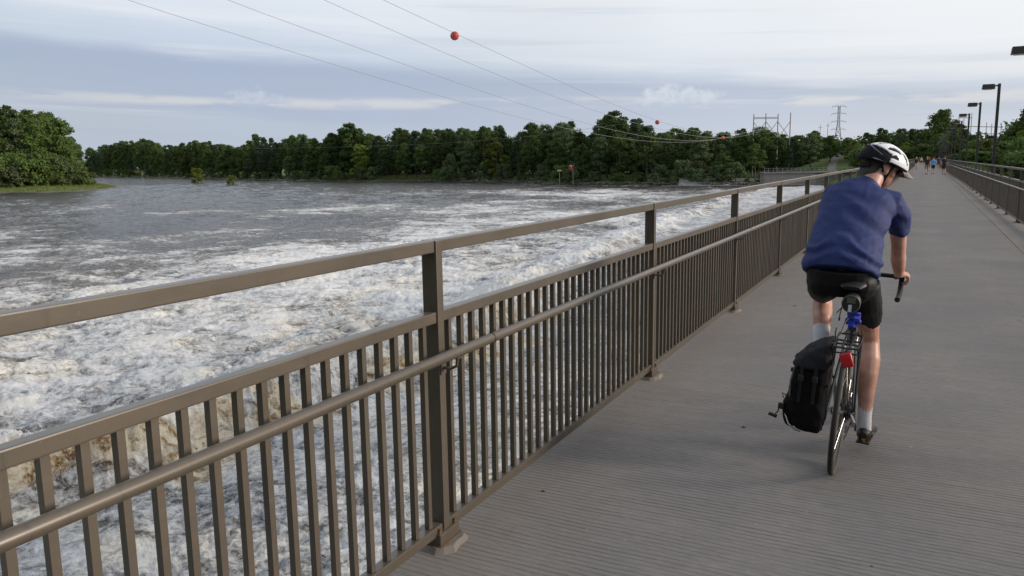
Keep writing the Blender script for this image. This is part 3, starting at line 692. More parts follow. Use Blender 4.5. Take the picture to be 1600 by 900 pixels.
# special ones first, each picked out in the photo
put_tree('yellow', 563, shoreD(560)+12, 226, 1.25, 'pale yellow-green rounded tree below the tallest dark tree of the far bank', None)
put_tree('yellow', 775, shoreD(775)+9, 222, 1.3, 'bright green low tree in front of the dark row, left of the red sign', None)
put_tree('tall_b', 549, shoreD(549)+26, 193, 1.3, 'dark tree with three lobes standing highest above the yellow-green tree', None)
put_tree('round_b', 1469, 262, 172, .95, 'lone tall rounded tree standing above the walkers at the bridge end', None)
put_tree('tall_b', 958, shoreD(958)+24, 174, 1.35, 'tallest tree of the far bank with a broken flat top', None)
put_tree('round_b', 1604, 235, 168, 1.0, 'large green tree at the right edge behind the lamp posts', None)
put_tree('bush_a', 703, shoreD(703)+3, 243, .9, 'rounded willow bush hanging over the shore at the right end of the grassy bank', None)
keys = ['round_a', 'round_b', 'tall_a', 'tall_b', 'spread', 'open', 'round_a', 'tall_b', 'tall_a']
# front, middle and back rows along the far bank
for row, (dd, off, gap) in enumerate(((9, 16, 1.05), (24, 4, .85), (44, 1.5, .8))):
    px = 136+row*7
    while px < 1348:
        D = shoreD(px)+dd+RT.uniform(-3, 4)
        wpx = 11.5/D*CF
        if not (row == 0 and (530 < px < 596 or 690 < px < 716 or 752 < px < 798)):
            top = skyl(px)+off+RT.uniform(-1, 5 if row else 22)
            k = RT.choice(keys[:6] if row == 0 else keys)
            if row == 0 and RT.random() < .03: k = 'yellow'; top = max(top, 222)
            if not (row == 0 and 1225 < px): put_tree(k, px, D, top)
        px += wpx*gap*RT.uniform(.55, .95)*(.8 if row else 1.)
# shore bushes
px = 140
while px < 1215:
    D = shoreD(px)+RT.uniform(2.5, 6); hb_ = RT.uniform(3, 7.5)
    if not (520 < px < 700 and RT.random() < .7):
        zb = CH-((np.interp(px, SHX, SHY)-250)/CF*D)
        q = atD(px, 260, D); z = gz(float(q[0]), float(q[1])); py = 450
        tp = float(np.interp(px, SHX, SHY))-(hb_+.6)/D*CF
        put_tree(RT.choice(['bush_a', 'bush_b', 'bush_a']), px, D, tp)
    px += 9.5/D*CF*RT.uniform(.55, 1.0)
# beyond the end of the bridge
for row, (D0, off) in enumerate(((252, 22), (272, 10), (300, 1), (325, 3))):
    px = 1340+row*6
    while px < 1650:
        D = D0+RT.uniform(-5, 5)-(max(0, px-1500)*.25 if row < 2 else 0)
        if not (row < 2 and 1340 < px < 1352) and not (abs(px-1452) < 9 and row == 0):
            put_tree(RT.choice(keys[:4]+['round_b', 'yellow'] if row == 0 else keys), px, D, skyl(px)+off+RT.uniform(0, 6 if row else 12), .85)
        px += RT.uniform(20, 34)
for px in (1352, 1368, 1385, 1402, 1418, 1436, 1480, 1496, 1512, 1530, 1548, 1566, 1585):
    put_tree('bush_b', px, RT.uniform(242, 250), RT.uniform(226, 234), 1.1)
for px in range(1488, 1660, 13):
    put_tree(RT.choice(['bush_a', 'bush_b', 'round_a', 'round_b']), px, RT.uniform(212, 236)-max(0, px-1520)*.2, RT.uniform(214, 224), .8)
    put_tree('bush_b', px+5, RT.uniform(205, 212)-max(0, px-1520)*.25, RT.uniform(234, 242), 1.3)
# the island on the left
ISL = [('round_a', 112, 214, 352, .7), ('spread', 100, 190, 345, .95), ('round_b', 78, 176, 338, 1.1), ('open', 52, 172, 350, 1.), ('tall_b', 22, 166, 352, 1.), ('round_a', 2, 168, 348, 1.), ('tall_a', -18, 170, 345, 1.), ('round_b', 60, 190, 326, 1.15), ('spread', 28, 186, 322, 1.1), ('round_a', -2, 190, 320, 1.1), ('tall_b', 40, 180, 365, 1.2), ('tall_a', 85, 182, 368, 1.1), ('tall_a', 8, 180, 370, 1.2), ('round_b', 96, 212, 330, .9), ('round_b', -30, 185, 330, 1.2), ('spread', 122, 226, 360, .7)]
for k, px, top, D, wk in ISL: put_tree(k, px, D, top, wk, f'{KN[k]} in the wood on the left island', 'trees on the left island')
for px, top, D in ((8, 262, 300), (28, 256, 304), (48, 250, 308), (70, 258, 312), (90, 248, 318), (108, 255, 325), (122, 262, 332), (133, 270, 338), (64, 240, 318), (20, 240, 312), (100, 236, 335), (-15, 250, 300)):
    put_tree('bush_a' if RT.random() < .5 else 'bush_b', px, D, top, 1.1, 'green bush below the wood on the left island', 'bushes on the left island')
# two bushes on bare rocks in mid river
for px, py, hpx, nm in ((309, 286, 17, 'left and taller of two yellow-green bushes growing on rocks in mid river'), (363, 289, 11, 'right and lower of two yellow-green bushes growing on rocks in mid river')):
    q = onz(px, py, WZ); D = float((q-CAMP)@_f); tree('bush_y', q[0], q[1], hpx/CF*D*1.3, nm, None, 'bush', wk=1.15, z=WZ+.15)
    r_ = MB(); g = random.Random(px)
    for i in range(9): s_ = g.uniform(.3, .8); r_.ball((g.uniform(-4.5, 4.5), g.uniform(-1, 1), 0), (s_*1.6, s_, s_*.5), 7, 4)
    tag(r_.build('islet_rocks', MAT['rock'], loc=(q[0], q[1], WZ), smooth=False), 'low dark rocks under the '+('taller' if px < 320 else 'lower')+' mid river bush', 'rocks', None, 'stuff')
# unseen trees added behind the camera to keep the railing's rear faces dark
px = -75.
while px < 75:
    for y0, H in ((-20, 15), (-30, 19)):
        if not (abs(px-.3) < 5 and y0 > -25):
            x, y = px+RT.uniform(-2, 2), y0+RT.uniform(-3, 3); k = RT.choice(keys)
            tree(k, x, y, H+RT.uniform(-2, 4), f"{KN[k]} added unseen behind the camera as shade", 'added shade trees behind the camera', wk=1.15)
    px += 6.5
# a far wood closing the view behind the rows
def wood():
    g = np.random.default_rng(3); Vs = []
    for px in np.arange(-140, 1760, 9):
        pxc = min(max(px, 150), 1640); D = (shoreD(px) if 150 < px < 1345 else (900 if px <= 150 else 270))+62
        q = atD(px, 250, D); top = skyl(pxc) if px > 140 else 222
        zt = float(atD(px, top+7, D)[2]); zb = -5
        for k in range(4):
            Vs.append(quad_leaves(g, np.array([q[0]+g.normal(0, 2), q[1]+g.normal(0, 3), zb+(zt-zb-4)*(k+.5)/4]), 5.5, 130, .75))
    V = np.concatenate(Vs); o = link('distant_wood', np_mesh('distant_wood', V, np.arange(len(V)).reshape(-1, 4), LEAF[0], False)); tag(o, 'far dark wood filling in behind the rows of trees', 'wood', None, 'stuff')
wood()
# shoreline rocks and rough grass
def rocks():
    g = random.Random(9); m = MB()
    for px in np.arange(640, 1345, 1.6):
        D = shoreD(px)+g.uniform(-1.5, 2.5); q = atD(px, 285, D); s_ = g.uniform(.25, .9 if px > 1000 else .6)
        m.ball((q[0], q[1], WZ+g.uniform(0, .7)), (s_, s_*g.uniform(.6, 1), s_*.6), 6, 4)
    for px in np.arange(150, 640, 5):
        D = shoreD(px)+g.uniform(-1.5, 1.5); q = atD(px, 285, D); m.ball((q[0], q[1], WZ+.1), (g.uniform(.5, 1.4), .5, .3), 6, 4)
    tag(m.build('shore_rocks', MAT['rock'], smooth=False), 'dark broken rocks along the far shoreline', 'rocks', None, 'stuff')
rocks()
def grass():
    g = np.random.default_rng(8); C = []
    for _ in range(5200):
        if g.random() < .6:
            px = g.uniform(-5, 186); x, y, _z = onz(px, g.uniform(285, 302), WZ)
        else:
            px = g.uniform(510, 705); D = shoreD(px)+g.uniform(.5, 12); x, y, _z = atD(px, 270, D)
        C.append((x, y))
    C = np.array(C); z = ground_h(C[:, 0], C[:, 1]); ok = (z > WZ+.25) & (C[:, 1] > 0); C = C[ok]; z = z[ok]; n = len(C)
    a = g.uniform(0, PI, (n*5)); P = np.repeat(np.c_[C, z], 5, 0)+np.c_[g.normal(0, .5, (n*5, 2)), np.zeros(n*5)]
    hh = g.uniform(.25, .75, n*5); ww = g.uniform(.06, .16, n*5); d = np.c_[np.cos(a), np.sin(a), np.zeros(n*5)]*ww[:, None]; tip = np.c_[g.normal(0, .15, (n*5, 2)), hh]
    V = np.stack([P-d, P+d, P+tip], 1).reshape(-1, 3); o = link('tall_grass', np_mesh('tall_grass', V, np.arange(len(V)).reshape(-1, 3), GRASS, False)); tag(o, 'bright tall grass on the island spit and far bank', 'grass', None, 'stuff')
grass()

# ------------------------------------------------------------------ power line, towers
def pole_frame():
    D = 276.; tops = [178.5, 177, 178, 176]; pxs = [1178, 1197, 1216, 1235.5]
    pts = [atD(px, ty, D) for px, ty in zip(pxs, tops)]; b0 = pts[0]
    root = empty('pole_frame', (b0[0], b0[1], gz(b0[0], b0[1])), 'grey wooden pole frame with crossed braces rising above the far trees', 'power pylon')
    o = np.array(root.location)
    for p in pts:
        g = gz(p[0], p[1])-1
        MB().tube([np.array([p[0], p[1], g])-o, p-o], [.24, .16], 8).build('pole', MAT['wood_pole'], root)
    for i in range(3):
        a, b = pts[i], pts[i+1]; za = a[2]-2.6; zb = a[2]-8.2
        for k, (z0, z1) in enumerate(((za, zb), (zb, za))):
            MB().bar(np.array([a[0], a[1]-.15+.3*k, z0])-o, np.array([b[0], b[1]-.15+.3*k, z1])-o, .13, .16).build('brace', MAT['wood_pole'], root)
    a, b = pts[0], pts[2]
    for dz in (-1.15, -1.5):
        MB().bar(np.array([a[0], a[1]-.2, a[2]+dz])-o, np.array([b[0], b[1]-.2, a[2]+dz])-o, .14, .2).build('crossarm', MAT['wood_pole'], root)
    return pts
PF = pole_frame()
def lattice_tower():
    D = 620.; t = atD(1311.5, 165.5, D); z0 = -3.; H = t[2]-z0
    root = empty('lattice_tower', (t[0], t[1], z0), 'steel lattice pylon with four tiers of arms beyond the trees', 'power pylon')
    def half(z): return 3.6*(1-z/(H*.72))+.75 if z < H*.72 else .75
    lv = [0, .14, .27, .39, .50, .60, .68, .76, .84, .92, 1.]; cs = ((-1, -1), (1, -1), (1, 1), (-1, 1))
    body = MB()
    for a, b in zip(lv, lv[1:]):
        za, zb = a*H, b*H; ha, hb = half(za), half(zb)
        for i, (x, y) in enumerate(cs):
            x2, y2 = cs[(i+1) % 4]; body.bar((x*ha, y*ha, za), (x*hb, y*hb, zb), .30)
            body.bar((x*ha, y*ha, za), (x2*hb, y2*hb, zb), .17); body.bar((x2*ha, y2*ha, za), (x*hb, y*hb, zb), .17); body.bar((x*hb, y*hb, zb), (x2*hb, y2*hb, zb), .17)
    body.build('lattice_body', MAT['galv'], root, smooth=False)
    for z, wd in ((H-.4, 5.4), (H*.865, 5.6), (H*.73, 5.8), (H*.60, 5.4)):
        m = MB(); u = Vector((_r[0], _r[1], 0)); h = half(z)
        for s_ in (-1, 1):
            tip = u*s_*wd+Vector((0, 0, z)); m.bar(u*s_*h+Vector((0, 0, z)), tip, .22); m.bar(u*s_*h+Vector((0, 0, z+1.3)), tip, .18)
            m.bar(tip, tip-Vector((0, 0, 1.5)), .14)
        m.build('cross_arm', MAT['galv'], root, smooth=False)
lattice_tower()
for px, ty, lb in ((1282, 195, 'thin bare mast left of the lattice pylon'), (1294, 192, 'thin mast with a short arm just left of the lattice pylon')):
    t = atD(px, ty, 520); root = empty('mast', (t[0], t[1], -3), lb, 'mast'); MB().tube([(0, 0, 0), (0, 0, t[2]+3)], [.3, .2], 6).build('pole', MAT['galv'], root)
    MB().bar((-1.1, 0, t[2]+1.2), (1.1, 0, t[2]+1.2), .2).build('arm', MAT['galv'], root)
def switchyard():
    D = 380.; root = None
    def P(px, py, d=D): return Vector(atD(px, py, d))
    b = P(1540, 247); root = empty('switchyard_gantry', (b.x, b.y, -3), 'grey switchyard gantry of poles and beams above the trees behind the lamp posts', 'gantry'); o = Vector(root.location)
    for px, ty in ((1499, 178), (1506.5, 184), (1519, 176), (1542, 191), (1550, 193), (1565, 192), (1574, 190)):
        t = P(px, ty); MB().tube([(t.x-o.x, t.y-o.y, -1), t-o], [.24, .16], 6).build('pole', MAT['galv'], root)
    for a, c in (((1506, 197.5), (1566, 198.5)), ((1530, 209), (1572, 209.5)), ((1499, 184), (1519, 184))):
        MB().bar(P(*a)-o, P(*c)-o, .34).build('beam', MAT['galv'], root)
switchyard()

def plan_pt(X, D, z): return np.array([X*_cy-D*_sy, X*_sy+D*_cy, z])
def catmull(pts, n=14):
    P_ = [2*pts[0]-pts[1]]+pts+[2*pts[-1]-pts[-2]]; out_ = []
    for i in range(1, len(P_)-2):
        for k in range(n):
            t = k/n; a, b, c, d = P_[i-1], P_[i], P_[i+1], P_[i+2]
            out_.append(.5*((2*b)+(-a+c)*t+(2*a-5*b+4*c-d)*t*t+(-a+3*b-3*c+d)*t**3))
    return out_+[pts[-1]]
def wire(name, off, pxs, label, r=.022, extra=None):
    """the line runs straight in plan: X = -4.9 + off + .46 (D - 70) in metres right of and ahead of the camera; heights follow the sag"""
    zs = []; Ds = []
    for px, py in pxs:
        k = float(ray(px, py)@_r)/float(ray(px, py)@_f); D = (37.1-off)/(.46-k) if abs(.46-k) > .02 else 276
        Ds.append(D); zs.append(float(atD(px, py, D)[2]))
    c3 = np.polyfit(Ds, zs, 4); D = np.linspace(min(Ds)*.35, max(Ds), 90)
    z = np.where(D < Ds[0], zs[0]+(D-Ds[0])*np.polyval(np.polyder(c3), Ds[0]), np.polyval(c3, D))
    pts = [plan_pt(-4.9+off+.46*(d_-70), d_, z_) for d_, z_ in zip(D, z)]
    o = MB().tube(pts, [r*(.38+d_/210) for d_ in D], 6).build('power_line', MAT['wire']); tag(o, label, 'power line', 'conductors over the river')
    return lambda px: (lambda D_: plan_pt(-4.9+off+.46*(D_-70), D_, float(np.polyval(c3, D_))))((37.1-off)/(.46-float(ray(px, 200)@_r)/float(ray(px, 200)@_f)))
w4 = wire('w', 0, [(600, 0), (660, 29), (714, 56), (850, 112), (925, 148), (975, 171), (1027, 191), (1080, 203), (1130, 208), (1175, 206), (1216, 196)], 'power line carrying the big red marker ball, uppermost of the four')
w3 = wire('w', -4.6, [(505, 0), (600, 40), (680, 76), (806, 130), (865, 150), (947, 178), (1012, 197), (1080, 212), (1130, 215), (1197, 200)], 'second power line from the right at the top of the photo')
w2 = wire('w', -9.2, [(357, 0), (450, 35), (550, 72), (650, 108), (776, 150), (859, 175), (936, 198), (1012, 214), (1100, 219), (1178, 205)], 'third power line from the right at the top of the photo')
w1 = wire('w', -13.8, [(201, 0), (300, 31), (400, 65), (500, 96), (600, 124), (750, 167), (850, 192), (912, 206), (1012, 221), (1100, 220), (1165, 208)], 'leftmost of the four power lines crossing the sky')
pts = [np.array(atD(px, py, D)) for px, py, D in ((345, 231.5, 420), (400, 232, 400), (560, 229, 350), (700, 223, 310), (800, 215.5, 290), (860, 209, 280), (1000, 190, 278))]
tag(MB().tube(catmull(pts), .038, 6).build('power_line', MAT['wire']), 'thin pale line sagging in front of the far trees on the left', 'power line')
def ball(p, r, m, lb):
    o = empty('marker_ball', tuple(p), lb, 'marker ball', 'marker balls on the power lines')
    MB().ball((0, 0, 0), r, 24, 14).build('shell', m, o)
    MB().torus((0, 0, 0), r*1.0, .018, 'Z', 28, 6).build('seam', m, o); ax = Vector((.46*_cy-_sy, .46*_sy+_cy, 0)).normalized()
    MB().tube([ax*-r*1.25, ax*r*1.25], .04, 8).build('clamp', MAT['wire'], o)
p = w4(714); p[2] = float(atD(714, 56, float((p-CAMP)@_f))[2]); ball(p, .375, MAT['redball'], 'large red marker ball nearest the camera, high in the sky')
p = w4(1027); p[2] = float(atD(1027, 191, float((p-CAMP)@_f))[2]); ball(p, .375, MAT['redball'], 'small red marker ball just above the far treetops')
p = w3(1130); ball(p, .42, MAT['orangeball'], 'orange marker ball against the dark trees left of the pole frame')
p = w2(1162); ball(p, .32, MAT['orangeball'], 'tiny orange marker ball close to the pole frame')

# ------------------------------------------------------------------ far shore furniture
def shore_wall():
    D = 236.; a = atD(1194, 271, D); b = atD(1352, 271, D-4); z1 = float(atD(1194, 269.5, D)[2]); root = empty('retaining_wall', (a[0], a[1], WZ), 'pale concrete wall with a railed platform at the foot of the bridge', 'wall'); o = np.array(root.location)
    a2 = np.array([a[0], a[1], 0])-o; b2 = np.array([b[0], b[1], 0])-o; u = (b2-a2)/np.linalg.norm(b2-a2); nrm = np.array([-u[1], u[0], 0])
    def blk(nm, s0, s1, t0, t1, z0, z1_, mat):
        c = a2+u*(s0+s1)/2+nrm*(t0+t1)/2; c[2] = (z0+z1_)/2; rot = Matrix(((u[0], nrm[0], 0), (u[1], nrm[1], 0), (0, 0, 1)))
        return MB().box(c, (s1-s0, t1-t0, z1_-z0), rot).build(nm, mat, root, smooth=False)
    Lw = float(np.linalg.norm(b2-a2)); zt = z1-WZ
    blk('wall_face', 0, Lw*.52, 0, 7, -1.5, zt-.35, MAT['strip']); blk('wall_face', Lw*.52+.1, Lw, .6, 7, -1.5, zt-.45, MAT['oldconc'])
    blk('coping', -.3, Lw, -.3, 7.2, zt-.35, zt, MAT['oldconc'])
    n = 22
    for i in range(n+1): blk('rail_post', i*Lw/n-.05, i*Lw/n+.05, 0, .1, zt, zt+1.15, MAT['galv'])
    blk('guard_rail', 0, Lw, .02, .08, zt+1.15, zt+1.22, MAT['galv']); blk('guard_rail', 0, Lw, .02, .08, zt+.6, zt+.66, MAT['galv'])
    blk('rubble_apron', -30, Lw, -4, 0, -2, .5, MAT['rock'])
shore_wall()
# sloping concrete slab of the old sluice along the shore
m = MB(); a = [atD(px, py, D) for px, py, D in ((1060, 290.5, 251), (1345, 290.5, 245))]
p0, p1 = a; q0, q1 = atD(1062, 278.5, 262), atD(1345, 279, 258)
m.add([p0, p1, q1, q0, p0-[0, 0, 2], p1-[0, 0, 2], q1-[0, 0, 6], q0-[0, 0, 6]], [(0, 1, 2, 3), (0, 4, 5, 1), (1, 5, 6, 2), (2, 6, 7, 3), (3, 7, 4, 0)])
tag(m.build('stone_apron', MAT['oldconc'], smooth=False), 'sloping grey concrete apron along the shore below the wall', 'apron')
# red warning board
p = atD(892.5, 262.5, 279); zg = gz(p[0], p[1]); root = empty('warning_board', (p[0], p[1], zg), 'red square warning board on a post under the far trees', 'sign')
hz_ = p[2]-zg; yaw_ = Matrix.Rotation(CYAW, 3, 'Z')
MB().box((0, 0, hz_), (1.7, .12, 1.6), yaw_).build('board', MAT['redsign'], root, smooth=False)
m = MB(); m.box(Vector((0, 0, hz_+.86))+yaw_ @ Vector((-.15, -.09, 0)), (.9, .05, .16), yaw_)
m.box(Vector((0, 0, hz_+.5))+yaw_ @ Vector((0, -.09, 0)), (.36, .04, .10), yaw_); m.box(Vector((0, 0, hz_+.1))+yaw_ @ Vector((0, -.09, 0)), (.10, .04, .5), yaw_); m.build('white_marking', MAT['white'], root, smooth=False)
for s_ in (.62,): MB().bar(yaw_ @ Vector((s_, .1, -1)), yaw_ @ Vector((s_, .1, hz_+1)), .14).build('post', MAT['wood_pole'], root)
p = atD(874, 266.5, 281); zg = gz(p[0], p[1]); root = empty('notice_board', (p[0], p[1], zg), 'small pale notice board on a post left of the red board', 'sign')
MB().box((0, 0, p[2]-zg), (1.5, .1, .5), yaw_).build('board', material('faded_board', (.42, .38, .32)), root, smooth=False); MB().bar((0, .1, -1), (0, .1, p[2]-zg), .14).build('post', MAT['wood_pole'], root)
# path on the grassy rise
pp = []
for px, py, D in ((1346, 262, 245), (1318, 261, 247), (1303, 257, 252), (1300, 251, 258), (1306, 246, 266), (1318, 243, 276)):
    q = atD(px, py, D); pp.append(q)
pc = catmull(pp, 8); V = []; 
for i, q in enumerate(pc):
    t = pc[min(i+1, len(pc)-1)]-pc[max(i-1, 0)]; t = t[:2]/np.linalg.norm(t[:2]); n = np.array([-t[1], t[0]])*1.3
    for s_ in (-1, 1):
        x, y = q[0]+n[0]*s_, q[1]+n[1]*s_; V.append((x, y, gz(x, y)+.12))
Fq = [(2*i, 2*i+1, 2*i+3, 2*i+2) for i in range(len(pc)-1)]
me = bpy.data.meshes.new('path'); me.from_pydata(V, [], Fq); me.materials.append(MAT['strip']); tag(link('path', me), 'pale path curving over the grassy rise', None, None, 'structure')
# gulls resting on the shore rocks
gm = MB(); gm.ball((0, 0, .16), (.22, .10, .11), 10, 6); gull_body = gm.mesh('body', MAT['white'])
gh = MB().ball((.19, 0, .30), .065, 8, 6).tube([(.24, 0, .30), (.32, 0, .285)], [.018, .004], 6); gull_head = gh.mesh('head', MAT['white'])
gw = MB().ball((-.06, .085, .18), (.22, .025, .07), 8, 5).ball((-.06, -.085, .18), (.22, .025, .07), 8, 5); gull_wing = gw.mesh('wings', MAT['galv'])
gl = MB().tube([(0, .04, 0), (0, .04, .1)], .012, 5).tube([(0, -.04, 0), (0, -.04, .1)], .012, 5); gull_leg = gl.mesh('legs', MAT['orangeball'])
for i, (px, py) in enumerate(((752, 284.2), (757.5, 284), (762, 284.3), (768, 284), (745, 284.4), (827, 283), (934, 282.5), (958, 284), (985, 281.5), (999, 283.5), (1015, 281.8), (672, 282.2), (655, 281.5), (667, 281.4))):
    D = shoreD(px)+1.2; q = atD(px, py, D); root = empty('gull', (q[0], q[1], max(gz(q[0], q[1]), WZ+.25)), 'white gull resting on the rocks of the far shore', 'bird', 'gulls resting along the far shore'); root.rotation_euler = (0, 0, i*1.3); root.scale = (1.5, 1.5, 1.5)
    for nm, me in (('body', gull_body), ('head', gull_head), ('wings', gull_wing), ('legs', gull_leg)): link(nm, me, root)

# ------------------------------------------------------------------ bicycle (built standing on its rear contact point, +y forward)
LEAN = math.radians(3.5); BX, BY = -.35, 4.41
def on_bike(o): o.location = (BX, BY, .001); o.rotation_euler = (0, LEAN, 0); return o
MAT['black'] = material('black_plastic', (.012, .012, .013), .5)
MAT['tape'] = material('black_bar_tape', (.014, .013, .013), .8, bump=.3, bscale=300)
MAT['tyre'] = material('tyre_rubber', (.018, .017, .016), .8)
MAT['sidewall'] = material('tan_sidewall', (.16, .125, .075), .8)
MAT['alloy'] = material('brushed_alloy', (.42, .42, .42), .3, .9)
MAT['rim'] = material('dark_rim', (.12, .12, .115), .35, .6)
MAT['frame'] = material('silver_grey_paint', (.095, .10, .105), .3, .3, coat=.6)
MAT['chain'] = material('dark_chain', (.05, .048, .045), .45, .8)
MAT['redlens'] = material('red_lens', (.48, .008, .014), .3)
bike = on_bike(empty('road_bicycle', label='road bicycle with drop handlebars and rear rack ridden by the man in blue', cat='bicycle'))
def wheel(y, rear):
    w_ = empty('wheel', (0, y, .34), parent=bike)
    MB().torus((0, 0, 0), .3275, .0125, 'X', 72, 10, rr=.0125).build('tyre', MAT['tyre'], w_)
    sw_ = MB()
    for s_ in (-1, 1): sw_.torus((s_*.0095, 0, 0), .3225, .0055, 'X', 72, 5)
    sw_.build('sidewall', MAT['sidewall'], w_)
    MB().torus((0, 0, 0), .308, .010, 'X', 72, 8, rr=.0085).build('rim', MAT['rim'], w_)
    MB().lathe([(.006, -.065), (.006, -.045), (.022, -.036), (.022, -.031), (.012, -.028), (.012, .028), (.022, .031), (.022, .036), (.006, .045), (.006, .065)], 14, 'X').build('hub', MAT['alloy'], w_)
    sp = MB()
    for k in range(28):
        a = 2*PI*k/28; s_ = 1 if k % 2 else -1; a2 = a+(.9 if (k//2) % 2 else -.9)
        sp.tube([(s_*.033, .020*math.cos(a2), .020*math.sin(a2)), (0, .300*math.cos(a), .300*math.sin(a))], .0011, 4)
    tag(sp.build('spokes', MAT['alloy'], w_), kind='stuff')
wheel(0, True); wheel(1.0, False)
fr = MB()
fr.tube([(0, .41, .27), (0, .262, .78)], .0155, 12); fr.tube([(0, .262, .765), (0, .805, .815)], .0145, 12); fr.tube([(0, .41, .27), (0, .845, .715)], .018, 12)
fr.tube([(0, .86, .675), (0, .80, .86)], .019, 12); fr.lathe([(.022, -.036), (.022, .036)], 14, 'X', (0, .41, .27))
for s_ in (-1, 1):
    fr.tube([(s_*.022, .39, .275), (s_*.045, .2, .30), (s_*.064, 0, .34)], .0085, 8); fr.tube([(s_*.018, .268, .755), (s_*.045, .12, .53), (s_*.064, 0, .34)], .0075, 8)
fr.build('frame', MAT['frame'], bike)
fk = MB()
for s_ in (-1, 1): fk.tube([(s_*.018, .858, .675), (s_*.045, .885, .62), (s_*.053, .95, .46), (s_*.053, 1.0, .34)], [.012, .012, .009, .007], 8)
fk.build('fork', MAT['frame'], bike)
sp_ = MB().tube([(0, .262, .77), (0, .215, .955)], .0136, 12); sp_.box((0, .212, .965), (.035, .05, .03)); sp_.build('seatpost', MAT['alloy'], bike)
sd_ = MB(); sd_.tube([(-.02, .075, 1.0), (-.02, .10, 1.014), (-.02, .15, 1.020), (-.018, .21, 1.016), (-.012, .28, 1.012), (-.008, .34, 1.008), (-.006, .365, 1.0)], [(.045, .012), (.071, .022), (.074, .024), (.052, .022), (.026, .020), (.020, .018), (.010, .008)], 18, ref=(1, 0, 0))
saddle = sd_.build('saddle', MAT['black'], bike)
m = MB()
for s_ in (-1, 1): m.tube([(-.012+s_*.022, .09, .995), (-.01+s_*.022, .15, .978), (-.01+s_*.022, .26, .978), (-.008, .34, .995)], .0035, 6)
m.build('saddle_rails', MAT['alloy'], saddle)
st = MB().tube([(0, .80, .86), (0, .796, .90)], .015, 10).tube([(0, .80, .895), (0, .885, .975)], .014, 10); st.build('stem', MAT['black'], bike)
hb = MB(); hb.tube([(-.195, .90, .975), (-.1, .888, .978), (0, .885, .978), (.1, .888, .978), (.195, .90, .975)], .0135, 12)
hbar = hb.build('handlebar', MAT['tape'], bike)
for s_ in (-1, 1):
    MB().tube([(s_*.193, .898, .975), (s_*.203, .925, .975), (s_*.205, .965, .960), (s_*.206, .985, .920), (s_*.205, .968, .880), (s_*.203, .925, .856), (s_*.200, .86, .850), (s_*.197, .79, .850)], .0158, 12).build('drop', MAT['tape'], hbar)
    h = MB().tube([(s_*.203, .925, .972), (s_*.205, .96, .985), (s_*.205, 1.0, 1.0), (s_*.205, 1.012, 1.022)], [.016, .019, .018, .012], 10).build('brake_hood', MAT['black'], hbar)
    MB().tube([(s_*.205, 1.008, .985), (s_*.207, 1.03, .93), (s_*.207, 1.01, .86)], [(.008, .006), (.008, .005), (.006, .004)], 8).build('brake_lever', MAT['alloy'], hbar)
# cranks: right one down and slightly forward
PR = Vector((0, .05, -.162)); BBp = Vector((0, .41, .27))
cr = MB().torus((.046, .41, .27), .098, .004, 'X', 44, 6, rr=.0025).torus((.038, .41, .27), .078, .004, 'X', 40, 6, rr=.0025)
for k in range(5): a = 2*PI*k/5; cr.tube([(.045, .41, .27), (.044, .41+.096*math.cos(a), .27+.096*math.sin(a))], .008, 6)
crank = cr.build('chainring', MAT['alloy'], bike)
for s_, d in ((1, PR), (-1, -PR)):
    a = BBp+Vector((s_*.052, 0, 0)); b = a+d+Vector((s_*.018, 0, 0))
    MB().tube([a, b], [(.014, .010), (.011, .008)], 10, ref=(0, 1, 0)).build('crank_arm', MAT['alloy'], bike)
    m = MB().tube([b, b+Vector((s_*.06, 0, 0))], .008, 8); m.box(b+Vector((s_*.045, 0, 0)), (.055, .075, .016)); m.build('pedal', MAT['chain'], bike)
cs = MB()
for k in range(8): cs.lathe([(.050-.0038*k, .0), (.050-.0038*k, .0018)], 24, 'X', (.022+.0045*k, 0, .34))
cs.build('cassette', MAT['chain'], bike)
ch = MB()
ch.bar((.046, .41, .368), (.038, 0, .385), .007, .008); ch.bar((.046, .41, .172), (.040, .03, .205), .007, .008)
ch.torus((.045, .41, .27), .098, .0045, 'X', 20, 5, -PI/2, PI/2); ch.build('chain', MAT['chain'], bike)
de = MB(); de.tube([(.055, .0, .335), (.075, -.01, .30), (.068, .0, .275)], .010, 8); de.lathe([(.026, .034), (.026, .041)], 14, 'X', (0, .012, .272)); de.lathe([(.026, .034), (.026, .041)], 14, 'X', (0, .035, .208)); de.bar((.044, .012, .272), (.044, .035, .208), .006, .02)
de.build('derailleur', MAT['alloy'], bike)
bc = MB()
for s_ in (-1, 1): bc.tube([(s_*.024, .20, .70), (s_*.034, .18, .675), (s_*.024, .175, .655)], .007, 6)
bc.build('rear_brake', MAT['alloy'], bike)
rk = MB()
for x in (-.062, -.02, .022, .060): rk.tube([(x, .24, .722), (x, .05, .722), (x*.9, -.13, .722)], .0052, 7)
for y in (.22, .05, -.04, -.13): rk.tube([(-.062, y, .722), (.060, y, .722)], .0052, 7)
rk.tube([(-.060, -.13, .722), (-.058, -.135, .695), (.056, -.135, .695), (.058, -.13, .722)], .004, 6)
for s_ in (-1, 1):
    for y in (-.10, .02, .12): rk.tube([(s_*.061, y, .722), (s_*.070, 0.0, .355)], .0048, 7)
    rk.tube([(s_*.04, .23, .72), (s_*.02, .262, .74)], .004, 6)
    rk.tube([(s_*.058, -.02, .72), (s_*.064, -.03, .77), (s_*.062, -.02, .80)], .0035, 6)
rack = rk.build('rack', MAT['black'], bike)
rot = Matrix.Rotation(math.radians(-24), 3, 'Y') @ Matrix.Rotation(math.radians(8), 3, 'X')
rot = Matrix.Rotation(math.radians(-20), 3, 'Y') @ Matrix.Rotation(math.radians(-8), 3, 'X')
